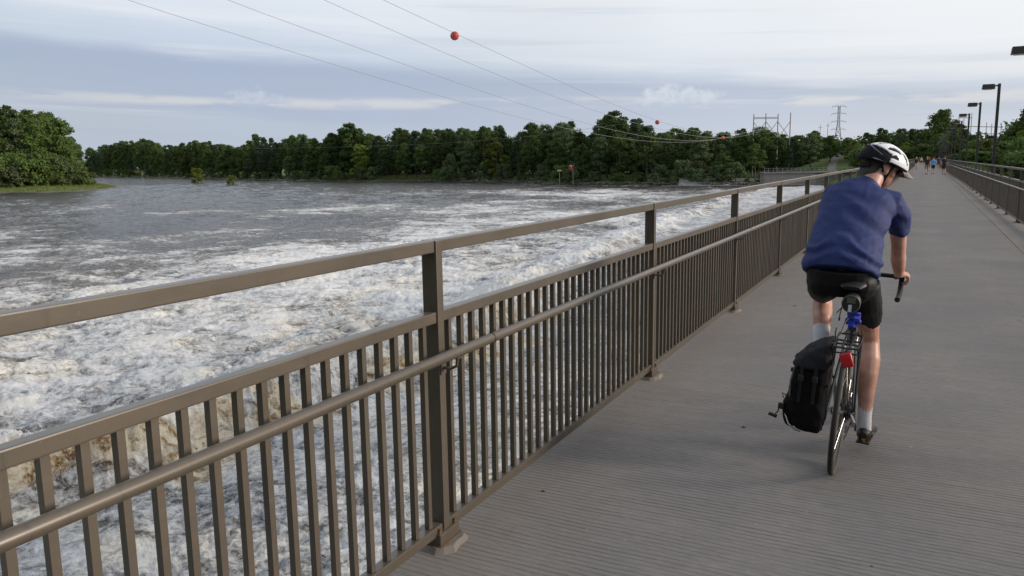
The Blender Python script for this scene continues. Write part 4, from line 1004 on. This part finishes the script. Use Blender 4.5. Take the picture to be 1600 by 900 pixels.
tl = MB().box((.012, -.150, .665), (.058, .028, .076), rot, 1.); tail = tl.build('tail_light', MAT['redlens'], bike, bevel=.009)
MB().box((.012, -.130, .668), (.050, .012, .066), rot).build('light_backing', MAT['black'], tail, bevel=.003)
MB().tube([(-.05, .10, .735), (-.035, .16, .80), (-.01, .235, .83)], .0028, 6).build('cable', MAT['black'], bike)
MB().tube([(0, .36, .45), (0, .30, .62)], [.036, .036], 14).tube([(0, .30, .62), (0, .292, .65)], [.024, .018], 12).build('water_bottle', material('pale_bottle', (.42, .43, .42), .35), bike)
# saddle bag
sb = on_bike(empty('saddle_bag', label='small black saddle bag with a pale reflective tab hanging under the saddle', cat='bag'))
s_ = MB(); s_.tube([(-.012, .062, .918), (-.012, .075, .918), (-.010, .12, .925), (-.008, .18, .945), (-.006, .21, .955)], [(.040, .043), (.047, .052), (.045, .050), (.034, .030), (.02, .015)], 18, ref=(1, 0, 0)); s_.build('pouch', MAT['black'], sb)
MB().torus((-.012, .064, .918), .044, .003, 'Y', 30, 6).build('piping', material('grey_piping', (.10, .10, .095), .6), sb)
MB().box((-.014, .055, .896), (.017, .006, .038)).build('reflective_tab', material('reflective_tab', (.55, .57, .62), .35), sb)
MB().box((-.012, .056, .938), (.042, .006, .028)).build('badge', material('olive_badge', (.08, .085, .06), .6), sb)
m = MB().tube([(-.045, .08, .91), (-.066, .075, .875), (-.078, .07, .862)], .0028, 5).tube([(-.055, .08, .895), (-.060, .07, .855), (-.060, .07, .832)], .0028, 5).box((-.060, .07, .83), (.009, .005, .018)); m.build('strap', MAT['black'], sb)
# blue cloth tied round the seat post
bl = MB(); rr = random.Random(4)
for i in range(4):
    z = .785+.018*i
    pts = [(.0+(.024+.006*math.sin(3*a+i))*math.cos(a), .242-.26*(z-.80)*1.0+(.024+.005*math.cos(2*a+i*2))*math.sin(a), z+.005*math.sin(2*a+i)) for a in np.linspace(0, 2*PI, 15)]
    bl.tube(pts, .0105, 8)
bl.ball((-.025, .225, .795), (.018, .016, .022)).ball((.028, .215, .80), (.016, .015, .016)).ball((-.004, .205, .775), (.02, .014, .018))
tag(on_bike(link('blue_wrap', remesh('blue_wrap', bl, material('blue_cloth', (.015, .04, .40), .6), .004, 2))), 'bright blue wrap tied round the seat post above the rack', 'cloth')
# pannier
pan = on_bike(empty('pannier_bag', label='large black pannier bag with dangling strap clip hung on the left of the rack', cat='bag'))
MAT['cordura'] = material('black_cordura', (.0045, .0045, .0052), .9, spec=.2, bump=.35, bscale=220, var=.2)
MAT['cordura2'] = material('charcoal_cordura', (.017, .017, .020), .85, spec=.25, bump=.35, bscale=160, var=.2)
def ring_loft(mb, lv, n=32, p=4.6):
    b = len(mb.v)
    for z, x0, x1, y0, y1 in lv:
        for k in range(n):
            a = 2*PI*k/n; c, s = math.cos(a), math.sin(a); q = (abs(c)**p+abs(s)**p)**(-1/p)
            mb.v.append(((x0+x1)/2+c*q*(x1-x0)/2, (y0+y1)/2+s*q*(y1-y0)/2, z))
    for i in range(len(lv)-1):
        for k in range(n): mb.f.append((b+i*n+k, b+i*n+(k+1) % n, b+(i+1)*n+(k+1) % n, b+(i+1)*n+k)); mb.m.append(mb.mi)
    mb.f.append(tuple(b+k for k in reversed(range(n)))); mb.f.append(tuple(b+(len(lv)-1)*n+k for k in range(n))); mb.m += [mb.mi]*2
    return mb
def cloth_disp(amp, sc_, sy=1., thr=None):
    def f(c, nrm):
        p = Vector((c[0]*sc_, c[1]*sc_, c[2]*sc_*sy)); q = Vector(mnoise.noise_vector(p*.6))*.8
        return amp*(mnoise.noise(p+q)+.5*mnoise.noise((p+q)*2.3))
    return f
pm = ring_loft(MB(), [(.225, -.185, -.085, -.09, .12), (.238, -.208, -.076, -.115, .15), (.275, -.240, -.070, -.13, .175), (.34, -.258, -.066, -.135, .185), (.46, -.262, -.064, -.135, .185), (.56, -.245, -.064, -.13, .18), (.63, -.218, -.066, -.125, .175), (.67, -.195, -.068, -.12, .17)])
link('bag_body', remesh('bag_body', pm, MAT['cordura'], .007, 1, cloth_disp(.007, 16)), pan)
fm = ring_loft(MB(), [(.585, -.256, -.060, -.142, .188), (.60, -.256, -.060, -.142, .188), (.65, -.212, -.060, -.135, .17), (.685, -.160, -.062, -.12, .15), (.71, -.118, -.066, -.105, .13), (.725, -.098, -.07, -.09, .11)])
link('top_flap', remesh('top_flap', fm, MAT['cordura2'], .006, 1, cloth_disp(.011, 15, .6)), pan)
pk = ring_loft(MB(), [(.24, -.268, -.20, -.085, .13), (.28, -.285, -.20, -.10, .15), (.36, -.288, -.20, -.10, .15), (.40, -.272, -.20, -.09, .14)], p=2.6)
link('side_pocket', remesh('side_pocket', pk, MAT['cordura'], .007, 2, cloth_disp(.004, 20)), pan)
MB().tube([(-.238, -.105, .580), (-.250, -.115, .50), (-.246, -.122, .42)], .0045, 6).build('piping', material('grey_trim', (.12, .115, .11), .6), pan)
MB().tube([(-.264, -.085, .305), (-.238, -.118, .265), (-.206, -.118, .240), (-.176, -.105, .228)], .004, 6).build('piping', MAT['alloy'], pan)
MB().tube([(-.262, -.075, .405), (-.290, -.078, .415), (-.280, -.080, .39)], .0035, 6).build('strap_loop', MAT['cordura2'], pan)
MB().tube([(-.270, -.075, .35), (-.296, -.082, .350), (-.300, -.085, .315), (-.312, -.09, .296)], .0035, 6).build('strap', MAT['cordura2'], pan)
MB().box((-.325, -.09, .288), (.046, .016, .017), Matrix.Rotation(.25, 3, 'Y')).build('strap_clip', MAT['black'], pan, bevel=.003)
MB().box((-.288, -.082, .345), (.030, .022, .034)).build('buckle', MAT['black'], pan, bevel=.003)
MB().box((-.248, -.10, .56), (.016, .02, .022)).build('buckle', MAT['black'], pan, bevel=.002)
for x_ in (-.195, -.125):
    MB().tube([(x_, -.146, .60), (x_-.002, -.150, .52), (x_-.004, -.147, .40)], [(.009, .0025)]*3, 8, ref=(1, 0, 0)).build('strap', MAT['cordura2'], pan)
    MB().box((x_-.002, -.152, .535), (.026, .010, .034)).build('buckle', MAT['black'], pan, bevel=.003)
for y_ in (.02, -.06): MB().box((-.070, y_, .70), (.014, .03, .05)).build('rack_hook', MAT['black'], pan)
MB().box((-.066, .02, .50), (.006, .26, .012)).build('back_rail', MAT['black'], pan)

# ------------------------------------------------------------------ the rider
def skin_mat():
    m = bpy.data.materials.new('skin'); m.use_nodes = True; t = NT(m.node_tree); b = t.n['Principled BSDF']; tc = t.node('ShaderNodeTexCoord').outputs['Object']
    n = t.noise(tc, 14, 4, .6); n2 = t.noise(tc, 160, 2, .5)
    t.put(b.inputs['Base Color'], t.mix(t.step(n, .35, .68), (.50, .285, .215), (.40, .195, .145))); b.inputs['Roughness'].default_value = .48
    b.inputs['Subsurface Weight'].default_value = .15; b.inputs['Subsurface Scale'].default_value = .01
    t.put(b.inputs['Normal'], t.bump(n2, .12, .002)); return m
SKIN = skin_mat()
JERSEY = material('blue_jersey', (.014, .0265, .112), .75, var=.02, vscale=10, bump=.25, bscale=260, spec=.35)
SHORTS = material('black_lycra', (.0045, .0045, .0055), .6, bump=.1, bscale=200, spec=.25)
SOCK = material('white_sock', (.62, .62, .66), .9, bump=.4, bscale=220)
HAIRM = material('grey_brown_hair', (.045, .036, .030), .8, bump=.9, bscale=180, bdist=.004)
HC = Vector((.022, .70, 1.643)); HF = Vector((.82, .47, -.34)).normalized(); HS = HF.cross(Vector((0, 0, 1))).normalized(); HU = HS.cross(HF).normalized()
HM = Matrix((HF, HS, HU)).transposed()            # columns: forward, right side, up
def hp(f, s, u): return HC+HF*f+HS*s+HU*u
b = MB()
b.tube([(-.085, .22, .98), (-.088, .23, 1.06), (-.090, .30, 1.16), (-.085, .40, 1.28), (-.07, .50, 1.38), (-.055, .565, 1.455), (-.04, .595, 1.50)], [(.13, .10), (.165, .115), (.15, .10), (.155, .10), (.165, .095), (.13, .075), (.07, .06)], 20, ref=(1, 0, 0))
b.tube([(-.035, .585, 1.47), (-.02, .615, 1.53), (-.002, .655, 1.585), (.012, .69, 1.63)], [.070, .060, .056, .060], 16)
b.ball(HC, (.099, .077, .103), 20, 14, HM)
b.ball(hp(.035, 0, -.055), (.062, .060, .068), 18, 12, HM); b.ball(hp(.055, 0, -.088), (.034, .034, .026), 12, 8, HM)      # jaw, chin
b.tube([hp(.088, 0, .018), hp(.106, 0, -.008), hp(.118, 0, -.026), hp(.098, 0, -.036)], [.008, .011, .014, .010], 10)                        # nose
b.ball(hp(.088, 0, -.056), (.012, .022, .006), 10, 6, HM); b.ball(hp(.085, 0, -.067), (.012, .019, .006), 10, 6, HM)                   # lips
b.ball(hp(.088, 0, .020), (.012, .045, .010), 12, 6, HM)                                                                        # brow
for s_ in (-1, 1):
    b.ball(hp(.055, s_*.045, -.030), (.026, .022, .024), 10, 8, HM); b.ball(hp(-.002, s_*.082, -.022), (.022, .013, .036), 12, 8, HM @ Matrix.Rotation(-.25, 3, 'Y')); b.ball(hp(.0, s_*.080, -.045), (.010, .008, .012), 8, 6, HM)
def limb(pts, rad): b.tube(pts, rad, 16)
limb([(.07, .56, 1.43), (.125, .575, 1.42), (.150, .64, 1.31), (.166, .705, 1.20), (.170, .745, 1.145), (.174, .775, 1.10), (.181, .81, 1.05), (.187, .84, 1.005), (.191, .852, .99)], [.06, .058, .048, .042, .040, .043, .037, .029, .027])
limb([(-.15, .56, 1.44), (-.195, .575, 1.43), (-.215, .65, 1.31), (-.235, .72, 1.20), (-.235, .76, 1.15), (-.228, .785, 1.10), (-.212, .82, 1.05), (-.200, .85, 1.005), (-.197, .862, .99)], [.06, .058, .048, .042, .040, .043, .037, .029, .027])
for s_ in (-1, 1):                                   # hands closed round the hoods
    cx = .203*s_
    b.tube([(cx*.95, .845, .998), (cx, .88, .992), (cx*1.02, .925, .990), (cx*1.02, .955, .993)], [(.028, .020), (.036, .019), (.040, .017), (.034, .013)], 12, ref=(1, 0, 0))
    for i, (y, ln) in enumerate(((.885, .86), (.908, .96), (.931, 1.0), (.954, .92))):
        b.tube([(cx+s_*.024, y, .994), (cx+s_*.038, y+.006, .978), (cx+s_*.039, y+.010, .955), (cx+s_*.030, y+.012, .938-.004*ln), (cx+s_*(.012-.006*(ln-.9)*10), y+.010, .932)], [.0105, .0102, .0095, .009, .0075], 8)
    b.tube([(cx-s_*.022, .868, .992), (cx-s_*.036, .895, .978), (cx-s_*.034, .925, .962), (cx-s_*.026, .942, .955)], [.013, .012, .0105, .009], 8)
limb([(.01, .25, 1.0), (.035, .33, .88), (.062, .42, .76), (.078, .475, .672), (.085, .475, .63), (.093, .435, .55), (.097, .405, .47), (.106, .385, .34), (.114, .372, .225), (.117, .375, .16)], [.085, .082, .066, .056, .056, .064, .060, .044, .034, .034])
limb([(-.15, .27, 1.0), (-.178, .38, .955), (-.198, .50, .905), (-.205, .60, .865), (-.202, .615, .825), (-.190, .555, .765), (-.182, .50, .735), (-.174, .44, .665), (-.164, .39, .59), (-.158, .362, .53)], [.085, .082, .068, .056, .054, .057, .052, .042, .034, .034])
b.tube([(.117, .345, .135), (.120, .42, .128), (.128, .50, .115), (.132, .55, .112)], [(.028, .030), (.034, .028), (.040, .018), (.032, .012)], 12, ref=(1, 0, 0))
b.tube([(-.158, .325, .50), (-.152, .39, .488), (-.148, .47, .468), (-.146, .52, .462)], [(.028, .030), (.034, .028), (.040, .018), (.032, .012)], 12, ref=(1, 0, 0))
rider = on_bike(link('person', remesh('body', b, SKIN, .0062, 2)))
tag(rider, 'cyclist in blue jersey, black shorts and silver helmet riding away and looking to the right', 'person')
# jersey
j = MB()
j.tube([(-.092, .185, 1.055), (-.092, .195, 1.075), (-.092, .24, 1.13), (-.092, .33, 1.225), (-.080, .425, 1.33), (-.064, .515, 1.415), (-.052, .570, 1.468), (-.040, .592, 1.503), (-.030, .604, 1.525)], [(.190, .135), (.201, .142), (.202, .147), (.188, .130), (.190, .124), (.200, .118), (.188, .100), (.135, .082), (.078, .068)], 28, ref=(1, 0, 0))
j.tube([(.02, .55, 1.440), (.105, .568, 1.425), (.142, .605, 1.365), (.156, .645, 1.305), (.160, .665, 1.270)], [.080, .081, .071, .064, .063], 16)
j.tube([(-.12, .55, 1.45), (-.190, .568, 1.445), (-.212, .615, 1.375), (-.216, .66, 1.30), (-.220, .68, 1.265)], [.082, .084, .074, .064, .062], 16)
j.tube([(.0, .35, 1.235), (.02, .47, 1.35), (.08, .54, 1.40)], [.07, .085, .07], 14)
j.tube([(-.19, .36, 1.24), (-.175, .47, 1.35), (-.17, .54, 1.40)], [.08, .085, .07], 14)
def jersey_disp(c, n):
    x, y, z = c; f = 0.
    # creases: pulled from the right armpit across the small of the back, sagging horizontally above the hem
    q = Vector(mnoise.noise_vector(Vector((x*7, y*4, z*7))))*.05
    d1 = (z-1.30)+.55*(x-.09)+q.x*.9; f += .0075*math.sin(d1*62)*math.exp(-((d1)/.09)**2)*max(0, min(1, (x+.20)/.20))
    d2 = (z-1.17)+q.y*1.1+.06*math.sin(x*14); f += .0070*math.sin(d2*72+x*5)*math.exp(-((d2)/.075)**2)
    f += .0035*mnoise.noise(Vector((x*6+3, y*5, z*11)))+.0025*mnoise.noise(Vector((x*13, y*12, z*34)))
    cr_ = max(0, 1-abs(mnoise.noise(Vector(((x+z*.8)*5.5, y*3, (z-x*.8)*13+7))))*2.2); f += .0022*cr_**4
    cr2 = max(0, 1-abs(mnoise.noise(Vector(((x-z*.5)*6.5, y*4+3, (z+x*.6)*17))))*2.6); f -= .0025*cr2**4*max(0, min(1, (1.40-z)/.2))
    if z < 1.085: f += .004*math.sin(x*70+2*math.sin(x*21))
    return f
jer = link('jersey', remesh('jersey', j, JERSEY, .0065, 3, jersey_disp), rider)
m = MB().tube([(-.036, .594, 1.505), (-.030, .605, 1.532), (-.027, .609, 1.538)], [.080, .070, .067], 20); m.build('collar', material('navy_collar', (.012, .022, .10), .7), jer)
s = MB()
s.tube([(-.09, .20, 1.10), (-.088, .215, 1.03), (-.082, .235, .96)], [(.178, .128), (.178, .130), (.140, .10)], 24, ref=(1, 0, 0))
s.ball((.0, .205, 1.005), (.10, .10, .105)); s.ball((-.165, .21, 1.01), (.10, .10, .105))
s.tube([(.012, .25, 1.0), (.038, .33, .885), (.060, .405, .80), (.070, .43, .762)], [.100, .096, .080, .069], 18)
s.tube([(-.155, .27, 1.0), (-.180, .38, .957), (-.196, .475, .922), (-.200, .515, .905)], [.102, .096, .086, .080], 18)
link('shorts', remesh('shorts', s, SHORTS, .0065, 3, cloth_disp(.0025, 18)), rider)
for pts, nm in (([(.1095, .380, .285), (.1125, .374, .225), (.117, .372, .165), (.118, .385, .135)], 'sock'), ([(-.1775, .462, .694), (-.171, .425, .645), (-.163, .382, .58), (-.157, .36, .51)], 'sock')):
    m = MB().tube(pts, [.0395, .0375, .0385, .040] if pts[0][0] > 0 else [.0485, .0435, .0385, .040], 16); m.build(nm, SOCK, rider)
SHOE = material('black_shoe', (.014, .013, .014), .4); SOLE = material('shoe_sole', (.05, .012, .012), .5)
for o_, sl in (((.118, .335, .125), 0.), ((-.157, .315, .488), -.10)):
    def q(dx, dy, dz): return (o_[0]+(dx+.09*dy)*(1 if o_[0] > 0 else -1), o_[1]+dy, o_[2]+dz+sl*dy)
    m = MB().tube([q(0, -.022, .004), q(0, .0, .006), q(.001, .05, .006), (q(.004, .12, -.006)), q(.008, .19, -.016), q(.010, .235, -.020), q(.010, .25, -.022)], [(.020, .022), (.036, .040), (.038, .038), (.042, .030), (.044, .024), (.034, .018), (.015, .010)], 18, ref=(1, 0, 0))
    sh = link('shoe', remesh('shoe', m, SHOE, .005, 1), rider)
    MB().box(q(.004, .105, -.040), (.070, .25, .012), Matrix.Rotation(sl*1., 3, 'X') @ Matrix.Rotation(-.09 if o_[0] > 0 else .09, 3, 'Z')).build('sole', SOLE, sh, bevel=.004)
    t_ = MB()
    for dy in (.075, .115): t_.tube([q(-.042, dy, -.008), q(-.030, dy, .026), q(0, dy, .034), q(.030, dy, .026), q(.044, dy, -.008)], [(.003, .008)]*5, 8)
    t_.build('strap', material('grey_strap', (.12, .12, .12), .5), sh)
    MB().box(q(.008, -.027, -.016), (.020, .006, .008)).box(q(.012, -.028, -.027), (.012, .006, .008)).build('heel_patch', material('yellow_patch', (.30, .23, .03), .5), sh)
# hair, glasses, helmet
hm = MB().ball(hp(-.012, 0, .006), (.094, .080, .098), 20, 14, HM).ball(hp(-.058, 0, -.045), (.044, .066, .062), 14, 10, HM).ball(hp(-.050, .022, -.065), (.050, .060, .065), 12, 8, HM).ball(hp(-.052, .018, -.105), (.046, .052, .050), 12, 8, HM).tube([hp(-.050, 0, -.03), hp(-.055, -.01, -.09), hp(-.05, -.015, -.115)], [(.060, .048), (.056, .044), (.050, .036)], 14, ref=HS); hair_ = remesh('hair', hm, HAIRM, .006, 2)
link('hair', hair_, rider)
gl_ = MB().tube([hp(.098, -.045, .0), hp(.108, 0, -.002), hp(.098, .045, .0)], [(.018, .004)]*3, 8, ref=HU).tube([hp(.092, .055, .006), hp(.05, .080, .004), hp(.0, .086, .004)], .0028, 6).tube([hp(.092, -.055, .006), hp(.05, -.080, .004), hp(.0, -.086, .004)], .0028, 6)
gl_.build('sunglasses', material('dark_lens', (.01, .01, .012), .12), rider)
WH = material('white_helmet_shell', (.76, .77, .80), .22, coat=.5, var=.02); BKH = material('black_helmet_liner', (.005, .005, .008), .75, spec=.2)
SILV = material('silver_helmet_trim', (.16, .165, .20), .25, .4)
def dome(rf, rb, rs, ru, u0, nu=96, nv=34, keep=None, thick=0.):
    V = []; Fc = []
    for i in range(nv+1):
        ph = (PI/2)*(i/nv)
        for k in range(nu):
            th = 2*PI*k/nu; c, s_ = math.cos(th), math.sin(th); f = (rf if c > 0 else rb)*c*math.cos(ph); sd2 = rs*s_*math.cos(ph)*(1-.10*max(0, c)); u_ = u0+ru*math.sin(ph)-(.018*max(0, -c)+.004)*(1-math.sin(ph))
            V.append((f, sd2, u_))
    for i in range(nv):
        for k in range(nu):
            f4 = (i*nu+k, i*nu+(k+1) % nu, (i+1)*nu+(k+1) % nu, (i+1)*nu+k); cc = [sum(V[q][a] for q in f4)/4 for a in range(3)]
            if keep is None or keep(cc, i/nv): Fc.append(f4)
    return V, Fc
RF, RB, RS, RU = .145, .136, .104, .096
def keep_shell(c, v):
    f, s_, u_ = c; a = abs(s_)/RS
    fn = f/(RF if f > 0 else RB)
    if (fn-.20)**2/.26**2+(a-.30)**2/.085**2 < 1 and v > .25: return False
    if (fn+.42)**2/.26**2+(a-.24)**2/.10**2 < 1: return False
    if (fn-.52)**2/.20**2+(a-.60)**2/.085**2 < 1: return False
    if (fn+.02)**2/.30**2+(a-.70)**2/.10**2 < 1 and v > .12: return False
    if (fn-.05)**2/.20**2+(a-.97)**2/.07**2 < 1 and .12 < v < .32: return False
    if fn < -.12 and v < .26+.42*(-fn-.12): return False
    return True
helmet = link('helmet', bpy.data.meshes.new('helmet'), rider)
V, Fc = dome(RF, RB, RS, RU, .018, keep=keep_shell)
me = helmet.data; me.from_pydata([tuple(HC+HM @ Vector(v)) for v in V], [], Fc); me.materials.append(WH)
for p_ in me.polygons: p_.use_smooth = True
md = helmet.modifiers.new('t', 'SOLIDIFY'); md.thickness = .012; md.offset = -1
V, Fc = dome(RF*.93, RB*.93, RS*.92, RU*.90, .012)
me = bpy.data.meshes.new('liner'); me.from_pydata([tuple(HC+HM @ Vector(v)) for v in V], [], Fc); me.materials.append(BKH)
for p_ in me.polygons: p_.use_smooth = True
ln_ = link('liner', me, helmet); md = ln_.modifiers.new('t', 'SOLIDIFY'); md.thickness = .02; md.offset = -1
m = MB()
for s_ in (-1, 1):
    m.tube([hp(-.118, s_*.012, .078), hp(-.104, s_*.055, .060), hp(-.07, s_*.090, .040), hp(.0, s_*.103, .024)], [(.004, .006)]*4, 8, ref=HU)
    m.tube([hp(-.129, s_*.010, .020), hp(-.112, s_*.050, .008), hp(-.085, s_*.086, .004), hp(-.03, s_*.100, .008)], [(.007, .014)]*4, 8, ref=HU)
m.build('rear_rib', SILV, helmet)
m = MB().tube([hp(-.112, -.06, .0), hp(-.136, 0, -.004), hp(-.112, .06, .0)], [(.016, .008)]*3, 8, ref=HU); m.tube([hp(-.092, -.062, -.035), hp(-.112, 0, -.045), hp(-.092, .062, -.035)], [(.012, .006)]*3, 8, ref=HU); m.build('rear_cradle', BKH, helmet)
vz = MB(); n = 12; b0 = []
for lay, du in ((0, .0), (1, -.005)):
    for i in range(5):
        t = i/4
        for k in range(n+1):
            a = (k/n-.5)*2; wv = .080*(1-.45*t*t); f = .118+.098*t*(1-.30*a*a)-.045*a*a; u_ = .030-.030*t-.012*a*a+du
            vz.v.append(tuple(hp(f, wv*a, u_)))
N5 = 5*(n+1)
for lay in (0, 1):
    for i in range(4):
        for k in range(n):
            q_ = lay*N5+i*(n+1)+k; vz.f.append((q_, q_+1, q_+n+2, q_+n+1)); vz.m.append(0)
for i in range(4):
    for k in (0, n): q_ = i*(n+1)+k; vz.f.append((q_, q_+n+1, q_+n+1+N5, q_+N5)); vz.m.append(0)
for k in range(n): q_ = 4*(n+1)+k; vz.f.append((q_, q_+1, q_+1+N5, q_+N5)); vz.m.append(0)
vz.build('visor', material('beige_visor', (.24, .22, .18), .35), helmet)
m = MB()
for s_ in (-1, 1):
    m.tube([hp(.030, s_*.094, .012), hp(.022, s_*.088, -.03), hp(.022, s_*.074, -.07), hp(.030, s_*.045, -.112), hp(.040, 0, -.124)], [(.007, .002)]*5, 8, ref=HF)
    m.tube([hp(-.050, s_*.092, .0), hp(-.018, s_*.088, -.04), hp(.018, s_*.076, -.068)], [(.006, .002)]*3, 8, ref=HF)
m.build('chin_strap', BKH, helmet)

# ------------------------------------------------------------------ people farther along the deck
def walker(px, py, H, shirt, shorts, label, facing=0., phase=1., hairc=(.05, .035, .025), hat=None, group=None, carry=None, arms=.06):
    q = onz(px, py, 0.); k = H/1.75; key = label
    b = MB(); sp = .17*phase
    b.tube([(0, 0, .90), (0, .01, 1.05), (0, .02, 1.25), (0, .01, 1.40), (0, 0, 1.47)], [(.15, .10), (.13, .09), (.165, .11), (.17, .10), (.06, .055)], 12, ref=(1, 0, 0))
    b.tube([(0, 0, 1.44), (0, .01, 1.56)], .05, 10); b.ball((0, .015, 1.645), (.075, .095, .115), 12, 9); b.ball((0, .11, 1.63), (.012, .015, .02), 6, 4)
    for s_ in (-1, 1): b.ball((s_*.078, .0, 1.635), (.010, .018, .03), 6, 4)
    for s_ in (-1, 1):
        sw_ = s_*sp
        b.tube([(s_*.16, 0, 1.40), (s_*(.20+arms), -sw_*.4, 1.14), (s_*(.19+arms), -sw_*.9+.06, .90), (s_*(.18+arms), -sw_+.08, .82)], [.05, .042, .030, .034], 8)
        b.tube([(s_*.085, 0, .92), (s_*.09, sw_*.7+.02, .50), (s_*.09, sw_*1.1-.04*(sw_ < 0), .10), (s_*.09, sw_*1.1+.01, .05)], [.085, .058, .038, .04], 10)
        b.tube([(s_*.09, sw_*1.1-.04, .04), (s_*.095, sw_*1.1+.15, .035)], [(.04, .035), (.04, .025)], 8, ref=(1, 0, 0))
    o = link('person', remesh('body', b, SKIN, .022, 1)); o.location = (q[0], q[1], 0); o.rotation_euler = (0, 0, facing); o.scale = (k, k, k); tag(o, label, 'person', group)
    c = MB(); c.tube([(0, 0, .90), (0, .01, 1.06), (0, .02, 1.25), (0, .01, 1.40), (0, 0, 1.485)], [(.185, .135), (.165, .125), (.190, .135), (.19, .12), (.075, .07)], 12, ref=(1, 0, 0))
    for s_ in (-1, 1): c.tube([(s_*.13, 0, 1.41), (s_*(.205+arms*.6), -s_*sp*.25, 1.22)], [.075, .066], 8)
    link('shirt', remesh('shirt', c, shirt, .024, 1, cloth_disp(.012, 9)), o)
    c = MB(); c.tube([(0, 0, .98), (0, 0, .84)], [(.175, .13), (.17, .125)], 12, ref=(1, 0, 0))
    for s_ in (-1, 1): c.tube([(s_*.085, 0, .90), (s_*.09, s_*sp*.55+.01, .56)], [.105, .095], 10)
    link('shorts', remesh('shorts', c, shorts, .022, 1), o)
    MB().ball((0, -.012, 1.675), (.082, .092, .095), 12, 8).build('hair', hat or material('hair', hairc, .9), o)
    for s_ in (-1, 1): MB().tube([(s_*.09, s_*sp*1.1-.07, .045), (s_*.095, s_*sp*1.1+.17, .035)], [(.048, .045), (.044, .03)], 8, ref=(1, 0, 0)).build('shoe', SHOE, o)
    return o
def plain(n, c): return material(n, c, .8)
blk = plain('black_shirt', (.012, .012, .016))
walker(1447.3, 272.3, 1.72, blk, plain('khaki_shorts', (.20, .17, .12)), 'walker in black shirt and khaki shorts left of the light blue walker', .1, 1., hairc=(.28, .22, .10))
walker(1450.8, 267.5, 1.72, plain('dark_red_shirt', (.05, .010, .012)), plain('navy_shorts', (.012, .015, .04)), 'person in dark red shirt half hidden behind the walker in khaki shorts', -.1, -.8)
walker(1457.3, 271.8, 1.66, plain('light_blue_shirt', (.12, .33, .60)), plain('navy_shorts', (.010, .013, .04)), 'walker in light blue shirt and navy shorts on the far deck', 0., .9, hairc=(.10, .08, .06))
walker(1466.0, 262.8, 1.70, plain('navy_blue_shirt', (.02, .035, .13)), plain('grey_shorts', (.06, .06, .07)), 'person in navy shirt between the light blue walker and the right railing', .2, .7)
walker(1474.5, 272.6, 1.74, plain('charcoal_shirt', (.018, .014, .016)), plain('dark_shorts', (.030, .026, .026)), 'walker in charcoal shirt closest to the right railing on the far deck', 0., -1.)
walker(1431, 265.0, 1.66, plain('black_vest', (.015, .014, .018)), plain('pale_shorts', (.40, .38, .38)), 'walker in black vest and pale shorts near the left railing just past the helmet visor', math.pi, .8, hat=plain('pale_cap', (.4, .38, .35)))
walker(1439.2, 257.4, 1.66, plain('white_shirt', (.45, .45, .47)), plain('black_trousers', (.02, .02, .02)), 'smallest and farthest figure, in a white shirt, on the far deck', math.pi, .5)
walker(1436.0, 256.0, 1.6, plain('brown_shirt', (.06, .04, .03)), plain('black_trousers', (.02, .02, .02)), 'far figure in dark brown left of the one in white', math.pi, .5)

# ------------------------------------------------------------------ where look-alikes share a label, say which one by its order from the left
ORD = ['first', 'second', 'third', 'fourth', 'fifth', 'sixth', 'seventh', 'eighth', 'ninth', 'tenth', 'eleventh', 'twelfth', 'thirteenth', 'fourteenth', 'fifteenth', 'sixteenth', 'seventeenth', 'eighteenth', 'nineteenth', 'twentieth']+['twenty-'+a for a in ('first', 'second', 'third', 'fourth', 'fifth', 'sixth', 'seventh', 'eighth', 'ninth')]+['thirtieth']+['thirty-'+a for a in ('first', 'second', 'third', 'fourth', 'fifth', 'sixth', 'seventh', 'eighth', 'ninth')]
def screen_x(o):
    d = np.array(o.location)-CAMP; return float(d@_r3)/float(d@_f2)
same = {}
for o in list(col.objects):
    if o.parent is None and o.get('category') in ('tree', 'bush', 'bird'): same.setdefault(o['label'], []).append(o)
for lb, os_ in same.items():
    if len(os_) < 2: continue
    os_.sort(key=screen_x)
    for i, o in enumerate(os_): o['label'] = f"{ORD[min(i, 38)]} {lb}, counted from the left"
for i, o in enumerate(sorted([o for o in col.objects if o.parent is None and o.get('category') == 'pier'], key=lambda o: o.data.vertices[0].co.y)):
    o['label'] = f"{ORD[i]} concrete pier under the footbridge deck, counted from the camera"
